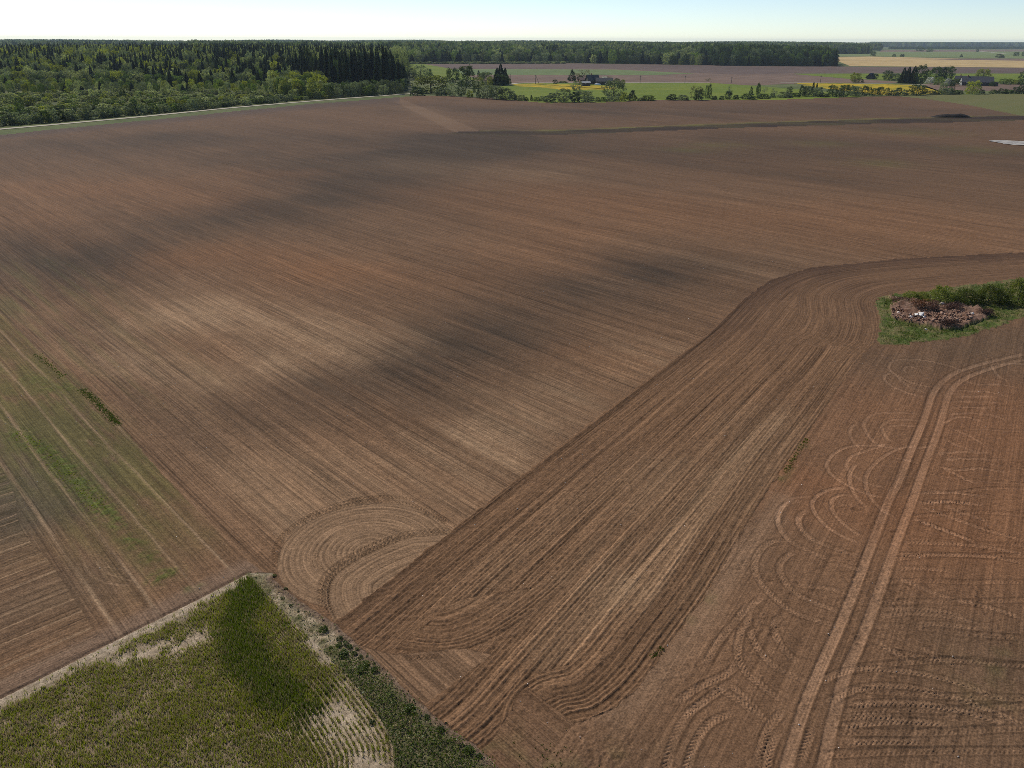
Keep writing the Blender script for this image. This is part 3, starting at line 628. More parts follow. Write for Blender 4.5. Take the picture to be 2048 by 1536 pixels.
ngon('dandelion_patch', [(1020, 169), (1070, 167.5), (1110, 168), (1215, 172), (1235, 176), (1225, 179), (1130, 180), (1085, 175), (1040, 173)], .10, m_yellow, 'yellow dandelion patch in front of the farmhouse', ragged=2.0)
ngon('yellow_meadow', [(1590, 166), (1700, 167), (1830, 170), (1885, 178), (1885, 188), (1760, 190), (1640, 176)], .08, m_yellow, 'yellow flowering meadow left of the barn', ragged=2.0)
ngon('green_strip', [(1585, 148), (2048, 147.5), (2500, 149), (2500, 166), (2048, 164), (1900, 162), (1700, 158)], .05, m_green, 'green meadow strip behind the barn')
ngon('barn_plot', [(1840, 168), (1900, 166), (2048, 169), (2500, 174), (2500, 184), (2048, 182), (1880, 182)], .09, m_brown, 'brown worked plot in front of the barn')
ngon('stubble_field', [(1655, 114), (1740, 113), (2048, 120), (2500, 125), (2500, 137.4), (2048, 135.2), (1700, 132)], .03, m_tan, 'tan yellow field on the right below the horizon')
ngon('fallow_band', [(1800, 117.5), (2000, 117), (2500, 120), (2500, 123), (2048, 121.5), (1900, 119.5)], .05, m_brown, 'brown band beyond the tan field')
ngon('pasture', [(1600, 106), (1760, 103), (2048, 101), (2500, 100), (2500, 118), (2048, 117), (1740, 112.5), (1600, 113)], .02, m_pgreen, 'hazy green pasture near the horizon at the right')
ngon('hazy_fallow', [(1760, 100.5), (2048, 99), (2500, 98), (2500, 101.5), (2048, 103), (1760, 103.5)], .03, m_brown, 'hazy brown field just under the horizon at the right')
def ribbon(name, pts, w, z, mat, label):
    P = spline(gp(pts), 6); T = np.gradient(P, axis=0); T /= np.linalg.norm(T, axis=1)[:, None]; N = np.stack([-T[:, 1], T[:, 0]], 1)
    jit = .12 * noise(np.arange(len(P)) * .7, np.zeros(len(P)), 4)
    A = P + N * (w / 2 * (1 + jit))[:, None]; B = P - N * (w / 2 * (1 - jit))[:, None]
    V = np.concatenate([np.c_[A, np.full(len(P), z)], np.c_[B, np.full(len(P), z)]]); k = len(P)
    return tag(link(name, mesh_np(name, V, np.array([(i, i + 1, k + i + 1, k + i) for i in range(k - 1)])), None, mat), label, kind='structure')
ribbon('dirt_road', ROAD, 3.4, .12, m_sand, 'pale sandy road between the hedge and the field at the left')
ribbon('farm_track', [(1008, 171), (1030, 167.3), (1060, 166), (1120, 165.8), (1180, 166), (1250, 165.6), (1330, 165.3), (1420, 166)], 4.2, .14, m_sand, 'pale farm track along the top of the meadow')
ribbon('barn_track', [(1560, 165), (1640, 166), (1720, 167), (1800, 168.5), (1890, 171)], 3.5, .14, m_sand, 'pale track leading to the barn')
ribbon('distant_road', [(1955, 102), (1985, 105), (2010, 107.5)], 8, .1, m_sand, 'thin pale road far off below the horizon at the right')
# puddle
P = gp([(1974, 282.5), (1990, 280.8), (2010, 281.5), (2040, 283), (2100, 284), (2160, 286), (2100, 292), (2040, 291.5), (2010, 288.5), (1990, 285)])
mw, ntw, bw = nodes('puddle_water'); ntw.links.new(mixc(ntw, (.16, .12, .08), (.46, .40, .31), maprange(ntw, noise_node(ntw, .35, 5, rough=.7), .38, .62, 0, 1)), bw.inputs['Base Color']); bw.inputs['Roughness'].default_value = .4; bw.inputs['IOR'].default_value = 1.33
bp = ntw.nodes.new('ShaderNodeBump'); bp.inputs['Strength'].default_value = .3; bp.inputs['Distance'].default_value = .02; ntw.links.new(noise_node(ntw, 1.5, 3), bp.inputs['Height']); ntw.links.new(bp.outputs[0], bw.inputs['Normal'])
Q_ = []
for a, b in zip(P, np.roll(P, -1, 0)):
    n_ = max(2, int(np.linalg.norm(b - a) / 1.2))
    for k in range(n_): Q_.append(a + (b - a) * k / n_ + rng.normal(0, .35, 2))
P = np.array(Q_)
zp = max(zground(a, b) for a, b in P) + .03
me = bpy.data.meshes.new('puddle'); me.from_pydata([(a, b, zp) for a, b in P], [], [tuple(range(len(P)))]); me.update()
if me.polygons[0].normal.z < 0: me.flip_normals()
tag(link('puddle', me, None, mw), 'pale puddle lying in the field at the right edge', kind='structure')

# ------------------------------------------------------------------ tree templates (unit height, unit crown width)
def leafquads(Pc, size, rg, flat=0.0, nrm=None, aspect=.7):
    n = len(Pc); a = rg.normal(size=(n, 3)); a /= np.linalg.norm(a, axis=1)[:, None]
    if nrm is not None: a = a * (1 - flat) + nrm * flat; a /= np.linalg.norm(a, axis=1)[:, None] + 1e-9
    t = rg.normal(size=(n, 3)); t -= a * (t * a).sum(1)[:, None]; t /= np.linalg.norm(t, axis=1)[:, None]; b = np.cross(a, t)
    s = (size * (.6 + .8 * rg.random(n)))[:, None] if np.ndim(size) == 0 else size[:, None]
    t = t * s; b = b * s * aspect
    V = np.stack([Pc - t, Pc - b * .9 + t * .15, Pc + t, Pc + b * .9 + t * .1], 1).reshape(-1, 3)
    return V, np.arange(4 * n).reshape(-1, 4)
def crown_broad(seed, nleaf, size, lo=.0, clumps=60, shape='round', core=.25):
    """leaf faces gathered in clumps over a crown outline that is full down to its foot, with a thinner filling inside"""
    rg = np.random.default_rng(seed); cc = []
    def prof(q):
        if shape == 'round': return .5 * math.sqrt(max(.01, 1 - ((q - .42) / .60) ** 2))
        if shape == 'tall': return .5 * max(.02, math.sin(math.pi * min(1, q * .86 + .13))) ** .75
        if shape == 'cone': return .5 * max(.02, 1 - q) ** .75 * min(1, .62 + 2.5 * q)
        return .5 * math.sqrt(max(.01, 1 - q ** 2.3))
    while len(cc) < clumps:
        q = rg.random() * .95
        if rg.random() * .5 > prof(q) + .08: continue
        th = rg.random() * 6.283; rad = prof(q) * (.55 + .36 * rg.random() ** .6)
        cc.append((rad * math.cos(th), rad * math.sin(th), lo + (1 - lo) * (.03 + q * .95), .055 + .065 * rg.random()))
    w = np.array([c_[3] ** 2 for c_ in cc]); w /= w.sum(); n1 = int(nleaf * (1 - core)); ix = rg.choice(len(cc), n1, p=w); cc = np.array(cc)
    d = rg.normal(size=(n1, 3)); d /= np.linalg.norm(d, axis=1)[:, None]; d *= (rg.random(n1) ** .4)[:, None]
    P = cc[ix, :3] + d * cc[ix, 3][:, None] * np.array([1.25, 1.25, .95])
    n2 = nleaf - n1; q = rg.random(n2) * .9; th = rg.random(n2) * 6.283; rr = np.array([prof(t) for t in q]) * np.sqrt(rg.random(n2)) * .85
    P2 = np.c_[rr * np.cos(th), rr * np.sin(th), lo + (1 - lo) * q]; d2 = rg.normal(size=(n2, 3)); d2 /= np.linalg.norm(d2, axis=1)[:, None]
    P = np.concatenate([P, P2]); d = np.concatenate([d, d2]); P[:, 2] = np.clip(P[:, 2], .012, 1.02)
    return leafquads(P, size, rg, .5, d), cc
def trunk_mesh(seed, cc, top=.75, r=.018, limbs=7):
    b = MB(); rg = random.Random(seed); p = Vector((0, 0, -.02)); prev = r * 1.35
    for k in range(1, 6):
        q = Vector((rg.uniform(-.02, .02), rg.uniform(-.02, .02), top * k / 5)); r1 = r * (1.2 - .2 * k); b.rod(p, q, prev, max(.002, r1), 6); p, prev = q, max(.002, r1)
    for k in range(min(limbs, len(cc))):
        c_ = Vector(cc[k * len(cc) // limbs][:3]); z0 = max(.08, min(top * .9, c_.z * .62)); b.rod((0, 0, z0), c_, r * .45, r * .12, 5)
    return b
def crown_spruce(seed, whorls=26, wide=1.0, lo=.04):
    rg = np.random.default_rng(seed); V = []; Fq = []
    for k in range(whorls):
        q = k / (whorls - 1); z = lo + (1 - lo) * q ** .92; R = .5 * wide * (1 - q) ** .72 + .014
        nb = int(7 + 9 * (1 - q)); ph = rg.random() * 6.28
        for j in range(nb):
            th = ph + 6.283 * j / nb + rg.normal() * .18; L = R * (.72 + .45 * rg.random()); dz = -.045 * (1 - q) - .02 * rg.random(); w = .045 + .065 * (1 - q)
            c_, s_ = math.cos(th), math.sin(th); i = len(V) * 1
            b0 = len(V)
            V += [(0, 0, z), (L * .55 * c_ - w * s_, L * .55 * s_ + w * c_, z + dz * .4), (L * c_, L * s_, z + dz + .015), (L * .55 * c_ + w * s_, L * .55 * s_ - w * c_, z + dz * .4)]
            Fq.append((b0, b0 + 1, b0 + 2, b0 + 3)); b0 = len(V)      # hanging spray under the branch
            V += [(L * .25 * c_, L * .25 * s_, z + dz * .2), (L * .95 * c_, L * .95 * s_, z + dz + .01), (L * .85 * c_, L * .85 * s_, z + dz - .035), (L * .35 * c_, L * .35 * s_, z + dz - .04)]
            Fq.append((b0, b0 + 1, b0 + 2, b0 + 3))
    b0 = len(V); V += [(-.006, 0, .97), (.006, 0, .97), (.002, 0, 1.03), (-.002, 0, 1.03)]; Fq.append((b0, b0 + 1, b0 + 2, b0 + 3))
    return np.array(V), np.array(Fq)
TPL = {}
def tpl(key, crown, cc, top, r, limbs):
    V, Q = crown; TPL[key] = (mesh_np(key + '_crown', V, Q), trunk_mesh(hash(key) % 999 if False else len(TPL), cc, top, r, limbs).mesh(key + '_trunk'))
for k in range(3):
    v_, q_ = crown_spruce(50 + k, 26 + 2 * k, (1, .9, 1.1)[k]); tpl('spruce%d' % k, (v_, q_), [(0, 0, .9, .1)], .95, .014, 1)
for k in range(3):
    cr, cc = crown_broad(60 + k, 2300, .027, .02, 64, 'round'); tpl('round%d' % k, cr, cc, .8, .02, 9)
for k in range(3):
    cr, cc = crown_broad(70 + k, 1900, .025, .03, 58, 'tall'); tpl('tall%d' % k, cr, cc, .92, .012, 9)
for k in range(3):
    cr, cc = crown_broad(80 + k, 1500, .040, .0, 44, 'dome'); tpl('bush%d' % k, cr, cc, .6, .02, 8)
for k in range(2):
    cr, cc = crown_broad(90 + k, 1700, .030, .0, 60, 'cone'); tpl('cone%d' % k, cr, cc, .9, .014, 2)
for k in range(2):
    cr, cc = crown_broad(95 + k, 600, .024, .12, 34, 'round', .1); tpl('sparse%d' % k, cr, cc, .8, .02, 22)
KINDS = {  # code: template family, leaf material, object name, look
    'spr': ('spruce', 'spruce', 'spruce_tree', 'dark spruce'), 'brd': ('round', 'green', 'broadleaf_tree', 'green broad-crowned tree'),
    'drk': ('round', 'dark', 'broadleaf_tree', 'dark green dense tree'), 'grw': ('round', 'grey', 'willow_tree', 'grey-green willow'),
    'gtl': ('tall', 'grey', 'willow_tree', 'tall grey-green willow'), 'yel': ('round', 'yellow', 'broadleaf_tree', 'yellow-green leafy tree'),
    'bir': ('tall', 'pale', 'birch_tree', 'pale slender birch'), 'nar': ('tall', 'dark', 'broadleaf_tree', 'narrow dark upright tree'),
    'con': ('cone', 'dark', 'conifer_tree', 'small pointed conifer'), 'thu': ('cone', 'spruce', 'conifer_tree', 'black-green conical tree'),
    'bar': ('sparse', 'brown', 'broadleaf_tree', 'sparse tree with bare branches'), 'spb': ('sparse', 'grey', 'birch_tree', 'thin see-through birch'),
    'low': ('bush', 'grey', 'shrub', 'low grey-green shrub'), 'ldk': ('bush', 'dark', 'shrub', 'low dark green shrub'), 'lgr': ('bush', 'green', 'shrub', 'rounded green shrub'),
    'lye': ('bush', 'yellow', 'shrub', 'yellow-green shrub'), 'blo': ('bush', 'blossom', 'blossoming_shrub', 'white blossoming shrub'), 'lpa': ('bush', 'pale', 'shrub', 'pale silvery shrub'),
    'thd': ('spruce', 'dark', 'spruce_tree', 'green spruce'),
}
tcount = [0]
def plant(code, x, y, h, w, label, group, rot=None, lean=0.0, z=None):
    fam, leaf, name, _ = KINDS[code]
    vs = [k for k in TPL if k.rstrip('0123456789') == fam]; tcount[0] += 1; cr, tr = TPL[vs[tcount[0] % len(vs)]]
    e = bpy.data.objects.new(name, None); sc.collection.objects.link(e); e.empty_display_size = .5
    e.location = (x, y, zground(x, y) if z is None else z); e.rotation_euler = (lean * .3, lean, random.uniform(0, 6.28) if rot is None else rot); e.scale = (w, w, h)
    for nm, d, mt in (('crown', cr, M[leaf]), ('trunk', tr, M['birch' if code in ('bir', 'spb') else 'bark'])):
        o = bpy.data.objects.new(nm, d); sc.collection.objects.link(o); o.parent = e
        if not d.materials: d.materials.append(mt)
        o.material_slots[0].link = 'OBJECT'; o.material_slots[0].material = mt
    return tag(e, label, 'shrub' if 'shrub' in name else 'tree', group)

# ------------------------------------------------------------------ hedgerow, farm trees and far single trees, one by one
c2 = lambda x, y: (440 + x / 4.876, 60 + y / 4.876)
c3 = lambda x, y: (780 + x / 4.876, 60 + y / 4.876)
c4 = lambda x, y: (1100 + x / 4.876, 60 + y / 4.876)
c5 = lambda x, y: (1400 + x / 6.024, 60 + y / 6.024)
c6 = lambda x, y: (1668 + x / 5.389, 60 + y / 5.389)
S3, S4, S5, S6 = 4.876, 4.876, 6.024, 5.389
HEDGE = [(c3, S3, *t) for t in [
    (265, 640, 545, 130, 'ldk'), (400, 612, 435, 330, 'yel'), (500, 642, 560, 110, 'low'), (555, 642, 565, 70, 'low'), (605, 647, 510, 110, 'gtl'), (700, 652, 475, 95, 'nar'),
    (775, 657, 585, 70, 'lye'), (863, 667, 570, 50, 'con'), (950, 672, 530, 120, 'grw'), (1040, 678, 535, 130, 'grw'), (1120, 682, 560, 130, 'grw'), (1190, 684, 590, 80, 'low'),
    (1235, 686, 630, 60, 'lpa'), (1280, 690, 630, 80, 'low'), (1330, 690, 650, 40, 'lgr'), (1378, 690, 630, 30, 'con'), (1430, 694, 650, 80, 'lgr'), (1480, 694, 640, 50, 'low'),
    (1560, 704, 630, 120, 'low'), (1585, 660, 608, 80, 'low'), (1695, 704, 565, 140, 'grw'), (1800, 704, 600, 100, 'ldk'), (1890, 665, 590, 190, 'grw'), (1930, 704, 640, 130, 'low'), (2025, 702, 650, 50, 'lpa')]]
HEDGE += [(c4, S4, *t) for t in [
    (520, 697, 650, 60, 'lgr'), (580, 696, 640, 70, 'low'), (640, 694, 640, 80, 'low'), (720, 694, 600, 80, 'lye'), (800, 690, 580, 90, 'thu'), (895, 690, 655, 80, 'low'), (960, 690, 635, 130, 'lgr'),
    (1190, 686, 625, 100, 'ldk'), (1290, 686, 630, 110, 'low'), (1420, 686, 540, 130, 'bar'), (1445, 686, 575, 100, 'drk'), (1523, 672, 530, 40, 'nar'), (1552, 674, 520, 42, 'nar'), (1600, 680, 640, 60, 'ldk'), (1675, 680, 640, 50, 'ldk'),
    (1735, 678, 590, 60, 'drk'), (1748, 678, 530, 50, 'spb'), (1810, 676, 630, 60, 'ldk')]]
HEDGE += [(c5, S5, *t) for t in [
    (575, 834, 760, 170, 'ldk'), (612, 770, 670, 45, 'con'), (700, 765, 640, 52, 'nar'), (755, 826, 765, 150, 'ldk'), (780, 760, 680, 60, 'spb'), (890, 800, 690, 70, 'spb'), (870, 815, 755, 70, 'low'),
    (1010, 815, 740, 160, 'low'), (1075, 780, 675, 70, 'grw'), (1150, 808, 750, 110, 'lgr'), (1230, 800, 660, 85, 'drk'), (1290, 800, 670, 90, 'grw'), (1350, 790, 618, 46, 'thu'), (1392, 790, 625, 36, 'thu'),
    (1420, 806, 680, 110, 'low'), (1480, 806, 760, 140, 'ldk'), (1590, 806, 655, 115, 'drk'), (1730, 806, 648, 130, 'drk'), (1680, 806, 690, 90, 'grw'), (1850, 800, 665, 120, 'grw')]]
HEDGE += [(c6, S6, *t) for t in [
    (230, 706, 600, 120, 'grw'), (330, 710, 595, 72, 'drk'), (380, 706, 610, 50, 'nar'), (440, 710, 620, 85, 'drk'), (495, 708, 605, 70, 'drk'), (565, 708, 620, 62, 'nar'), (640, 710, 640, 110, 'low'),
    (690, 708, 615, 62, 'drk'), (760, 704, 640, 85, 'low'), (890, 706, 580, 175, 'drk'), (1040, 694, 650, 110, 'low'), (1100, 694, 650, 70, 'lgr'), (1170, 688, 560, 80, 'grw'), (1215, 694, 620, 130, 'low'), (1260, 670, 560, 60, 'nar'),
    (1300, 694, 640, 90, 'lgr'), (1355, 690, 645, 60, 'low'), (1485, 688, 540, 150, 'yel'), (1590, 686, 638, 60, 'ldk'), (1720, 688, 640, 90, 'lgr'), (1810, 688, 630, 110, 'ldk'), (1880, 688, 640, 80, 'lgr'), (1960, 688, 612, 90, 'ldk'), (2020, 688, 560, 80, 'drk'), (2090, 690, 600, 110, 'drk')]]
HEDGE.sort(key=lambda t: t[0](t[2], 0)[0])
seen = {}
def place_px(cf, S, zx, zb, zt, zw):
    px_, pb = cf(zx, zb); _, pt = cf(zx, zt); x, y = (float(v) for v in g(px_, pb)); h = max(1.0, height_at(x, y, pt))
    dep = y * math.cos(PITCH) + CAMH * math.sin(PITCH); return x, y, h, zw / S * dep / F
for cf, S, zx, zb, zt, zw, code in HEDGE:
    x, y, h, w = place_px(cf, S, zx, zb, zt, zw); look = KINDS[code][3]; seen[look] = seen.get(look, 0) + 1
    plant(code, x, y, h, w * (1.35 if code in ('spr', 'thu', 'con') else 1.18), f'{look} in the far hedgerow, {ordinal(seen[look])} such from the left', 'trees and shrubs of the far hedgerow')
OTHER = [(c3, S3, 215, 478, 360, 80, 'bir', 'pale round birch left of its taller twin beside the spruce block'), (c3, S3, 300, 480, 335, 140, 'grw', 'rounded grey-green birch standing in the meadow right of the spruce block'),
    (c3, S3, 392, 445, 370, 46, 'con', 'small pointed tree alone on the meadow right of the spruce block'), (c3, S3, 170, 450, 345, 45, 'thu', 'dark pointed spruce just off the end of the spruce block'),
    (c3, S3, 120, 455, 320, 50, 'thu', 'slim dark spruce at the very end of the spruce block'),
    (c3, S3, 610, 525, 360, 125, 'drk', 'dark green oval tree behind the hedgerow left of the tallest broad tree'), (c3, S3, 745, 565, 330, 155, 'drk', 'tallest broad dark tree behind the hedgerow left of the spruce clump'),
    (c3, S3, 865, 455, 390, 30, 'con', 'tiny dark pointed tree between broad tree and spruce clump'), (c3, S3, 895, 490, 415, 60, 'brd', 'small round green tree between broad tree and spruce clump'),
    (c3, S3, 945, 530, 400, 125, 'grw', 'pale rounded willow left of the spruce clump'), (c3, S3, 860, 570, 455, 105, 'yel', 'yellow-green bushy tree in front of the pale willow'), (c3, S3, 975, 545, 450, 60, 'yel', 'narrow yellow-green tree touching the spruce clump'),
    (c3, S3, 1045, 538, 365, 80, 'spr', 'left spruce of the dark clump by the farm track'), (c3, S3, 1080, 536, 322, 85, 'spr', 'tallest spruce of the dark clump by the farm track'), (c3, S3, 1122, 534, 362, 70, 'spr', 'right spruce of the dark clump by the farm track'), (c3, S3, 1085, 540, 420, 150, 'drk', 'dark bushy tree at the foot of the spruce clump'),
    (c3, S3, 1163, 532, 470, 48, 'ldk', 'dark shrub right of the spruce clump beside the track'), (c3, S3, 820, 610, 540, 30, 'con', 'thin dark cypress-like tree just behind the hedgerow'),
    (c3, S3, 1610, 524, 480, 50, 'brd', 'small round lone tree beside the farm track'), (c3, S3, 1690, 516, 498, 90, 'lgr', 'low flat shrub along the track left of the farmhouse'),
    (c3, S3, 1775, 497, 373, 65, 'thu', 'tall black-green conical tree left of the farmhouse'), (c3, S3, 1880, 492, 376, 155, 'bar', 'large sparse orchard tree behind the farmhouse'), (c3, S3, 1855, 500, 440, 60, 'drk', 'dark bush under the sparse orchard tree'),
    (c3, S3, 1825, 592, 490, 110, 'gtl', 'leaning grey-green willow in the dandelion patch'),
    (c4, S4, 620, 655, 478, 200, 'grw', 'large round grey-green willow right of the farmhouse'), (c4, S4, 655, 525, 468, 60, 'drk', 'dark tree behind the large round willow'), (c4, S4, 712, 545, 478, 40, 'yel', 'slim yellow-green tree beside the large round willow'),
    (c4, S4, 535, 495, 452, 75, 'blo', 'white blossoming fruit tree behind the farm barn'), (c4, S4, 575, 495, 446, 50, 'bar', 'bare-branched tree behind the farm barn'),
    (c4, S4, 1540, 502, 465, 50, 'bar', 'small bare round tree alone on the far brown field'), (c4, S4, 2025, 640, 512, 45, 'nar', 'dark slim tree behind the hedgerow at the meadow end'),
    (c5, S5, 1868, 632, 508, 125, 'yel', 'yellow-green tree on the brown field left of the shed'), (c5, S5, 1955, 632, 590, 30, 'ldk', 'small dark shrub beside the lone yellow-green tree'),
    (c6, S6, 425, 528, 465, 90, 'drk', 'dark tree hugging the small shed'), (c6, S6, 350, 520, 488, 24, 'ldk', 'tiny bush left of the small shed'),
    (c6, S6, 570, 542, 430, 105, 'drk', 'round dark tree, leftmost of the farm grove by the barn'), (c6, S6, 655, 545, 460, 100, 'grw', 'grey-green tree second in the farm grove by the barn'),
    (c6, S6, 735, 574, 400, 75, 'spr', 'left dark spruce in the farm grove by the barn'), (c6, S6, 785, 574, 390, 80, 'spr', 'middle dark spruce in the farm grove by the barn'), (c6, S6, 845, 576, 385, 85, 'spr', 'right dark spruce in the farm grove by the barn'),
    (c6, S6, 925, 580, 363, 115, 'drk', 'tallest leafy tree of the farm grove'), (c6, S6, 1000, 550, 430, 80, 'brd', 'green tree between the two halves of the farm grove'), (c6, S6, 1085, 545, 388, 110, 'drk', 'dark tree left in the second half of the grove'),
    (c6, S6, 1150, 536, 390, 95, 'drk', 'dark tree in the middle of the second half of the grove'), (c6, S6, 1232, 536, 380, 112, 'drk', 'dark broad tree nearest the barn in the grove'),
    (c6, S6, 1035, 574, 505, 92, 'blo', 'white blossoming bush in front of the farm grove'), (c6, S6, 1120, 594, 500, 100, 'brd', 'green bush between the two blossoming bushes'), (c6, S6, 1215, 604, 515, 70, 'blo', 'white blossoming bush left of the barn gable'),
    (c6, S6, 1262, 604, 525, 70, 'low', 'grey shrub beside the blossoming bush near the gable'), (c6, S6, 1320, 596, 520, 80, 'brd', 'green bush touching the white barn gable'),
    (c6, S6, 1600, 520, 410, 135, 'yel', 'yellow-green tree rising behind the barn roof'), (c6, S6, 1705, 608, 550, 62, 'ldk', 'dark bush at the right end of the barn'),
    (c6, S6, 1820, 586, 520, 85, 'brd', 'first orchard bush right of the barn'), (c6, S6, 1885, 590, 520, 80, 'brd', 'second orchard bush right of the barn'), (c6, S6, 1950, 588, 530, 65, 'lye', 'yellowish orchard bush farthest from the barn'),
    (c6, S6, 2030, 590, 425, 95, 'drk', 'tall dark tree at the right edge beyond the orchard'),
    (c6, S6, 420, 283, 225, 56, 'drk', 'lone dark tree at the corner of the far wood'), (c6, S6, 930, 230, 185, 85, 'drk', 'larger dark clump tree on the hazy far plain'), (c6, S6, 1030, 236, 195, 70, 'drk', 'smaller dark clump tree on the hazy far plain'),
    (c6, S6, 645, 287, 256, 36, 'ldk', 'small bush on the edge of the tan field, left one'), (c6, S6, 735, 287, 254, 42, 'ldk', 'small bush on the edge of the tan field, right one'), (c6, S6, 1545, 236, 205, 30, 'drk', 'tiny tree by the distant pale road'),
    (c6, S6, 1370, 292, 255, 26, 'con', 'small pointed tree beyond the tan field'), (c6, S6, 485, 230, 190, 42, 'drk', 'hazy round tree right of the far wood'), (c6, S6, 1780, 300, 255, 90, 'low', 'broad hazy bush beyond the tan field'),
    (c6, S6, 1960, 283, 235, 60, 'drk', 'hazy tree near the right edge beyond the tan field'), (c6, S6, 2040, 283, 228, 40, 'drk', 'hazy tree at the right edge of the far plain')]
for cf, S, zx, zb, zt, zw, code, lab in OTHER:
    x, y, h, w = place_px(cf, S, zx, zb, zt, zw)
    plant(code, x, y, h, w * (1.5 if code in ('spr', 'thu', 'con') else 1.15), lab, 'single trees around the farms', lean=.12 if 'leaning' in lab else 0)

# ------------------------------------------------------------------ the forest at the left: the trees that show are objects, the rest one mass
PROAD = gp(ROAD)
cand = []
xs = np.arange(-620, 120, 6.6); ys = np.arange(255, 1250, 6.6)
gx_, gy_ = np.meshgrid(xs, ys); gx_ = (gx_ + rng.uniform(-3, 3, gx_.shape)).ravel(); gy_ = (gy_ + rng.uniform(-3, 3, gy_.shape)).ravel()
ppx, ppy = proj(gx_, gy_)
rdy = np.interp(ppx, [p[0] for p in ROAD], [p[1] for p in ROAD])
ok = (ppx > -330) & (ppx < 812) & (ppy < rdy)
gx_, gy_, ppx, ppy = gx_[ok], gy_[ok], ppx[ok], ppy[ok]
sR, _, _ = polydist(gx_, gy_, PROAD)
spn = fbm(gx_ / 45, gy_ / 45, 123, 3); rnd = rng.random(len(gx_)); rnd2 = rng.random(len(gx_))
trees = []       # x, y, h, w, code, zone
for x, y, px_, py_, s, nz, r1, r2 in zip(gx_, gy_, ppx, ppy, sR, spn, rnd, rnd2):
    if px_ > 655 or (px_ > 590 and py_ < 172):
        if s < 6: continue
        if s < 30: trees.append((x, y, 5.5 + 3 * r1, 5.5 + 2 * r2, 'grw' if r2 < .75 else 'brd', 'edge')); continue
        if s < 46 and r1 < .5: continue
        if s < 150 or r2 < .45: trees.append((x, y, (14.5 + 12 * r1 ** .8) * (1 - .45 * float(smooth(770, 812, px_))), 5.0 + 3.2 * r2, 'spr' if r2 < .93 else 'drk', 'block'))
        else: trees.append((x, y, 17 + 6 * r1, 6.5 + 2 * r2, 'drk' if r1 < .5 else 'bir', 'forest'))
        continue
    if s < 9: continue
    pe = py_ - 7 * nz - 4 * float(smooth(380, 560, px_))
    if px_ > 545 and s > 14 and pe < 192 and pe > 166:
        if r1 < .8: trees.append((x, y, 7.5 + 6 * r1, 6 + 2.4 * r2, ('yel' if r2 < .4 else 'brd' if r2 < .65 else 'bir' if r2 < .8 else 'grw'), 'young'))
    elif pe > 187:
        if r1 < .93: trees.append((x, y, 1.2 + 2.0 * r2 + (2.0 if r1 < .10 else 0), 4.2 + 3.2 * r1, ('lye' if nz > -.05 else 'lpa') if r2 < .55 else ('lgr' if r2 < .78 else 'lpa'), 'thicket'))
    elif pe > 173:
        if r1 < .75: trees.append((x, y, 3.4 + 4.5 * r1, 3.2 + 1.8 * r2, 'bir' if r2 < .26 else ('brd' if r2 < .55 else ('yel' if r2 < .72 else ('thd' if r2 < .84 else 'grw'))), 'young'))
    else:
        f_ = float(smooth(173, 140, pe)); hh = 6.0 + 10.0 * f_ + 8 * r1 * (.5 + .5 * f_)
        sp = r2 < (.5 + .5 * f_) * ((.55 if nz > .02 else .20) + (.24 if px_ > 430 else 0))
        trees.append((x, y, hh + (2.5 if sp else 0), 5.0 + 1.4 * r1 if sp else 6.6 + 3.4 * r1, 'spr' if sp else ('drk' if r1 < .24 else ('brd' if r1 < .50 else ('bir' if r1 < .76 else ('grw' if r1 < .92 else 'yel')))), 'forest'))
trees.sort(key=lambda t: math.hypot(t[0], t[1]))
skyl = np.full(3400, 400.0); vis = []
for x, y, h, w, code, zone in trees:
    px_, pb = proj(x, y); pt = proj(x, y, h)[1]; hw = max(1.5, .30 * w * F / (y * .914 + 12))
    a, b = int(px_ - hw) + 600, int(px_ + hw) + 601; a, b = max(0, a), min(3400, b)
    seg = skyl[a:b]; top = min(pb, float(np.mean(seg))) - pt
    vis.append(max(0.0, top) * (b - a)); seg[:] = np.minimum(seg, pt + .12 * (pb - pt))
vis = np.array(vis); order = np.argsort(-vis)
is_ind = np.zeros(len(trees), bool); cnt = {}
for i in order:
    if vis[i] < 22 or not (-60 < proj(trees[i][0], trees[i][1])[0] < 2100): continue
    nm = KINDS[trees[i][4]][2]; fam = 'spruce' if 'spruce' in nm else ('shrub' if 'shrub' in nm else 'leaf')
    if cnt.get(fam, 0) >= {'spruce': 190, 'shrub': 150, 'leaf': 260}[fam]: continue
    cnt[fam] = cnt.get(fam, 0) + 1; is_ind[i] = True
ZL = {'edge': 'in the row below the spruce block', 'block': 'in the tall spruce block', 'forest': 'in the mixed forest', 'young': 'in the young-tree belt', 'thicket': 'in the overgrown clearing'}
mass = []; rank = {}; lab_i = {}
for i in sorted((i for i in range(len(trees)) if is_ind[i]), key=lambda i: proj(trees[i][0], trees[i][1])[0]):
    k = (trees[i][4], trees[i][5]); rank[k] = rank.get(k, 0) + 1; lab_i[i] = rank[k]
for i, (x, y, h, w, code, zone) in enumerate(trees):
    if is_ind[i]: plant(code, x, y, h, w, f'{KINDS[code][3]} {ZL[zone]}, {ordinal(lab_i[i])} from left', f'{KINDS[code][3]} plants in the {zone} of the left forest', z=0.0)
    else: mass.append((x, y, h, w, code))
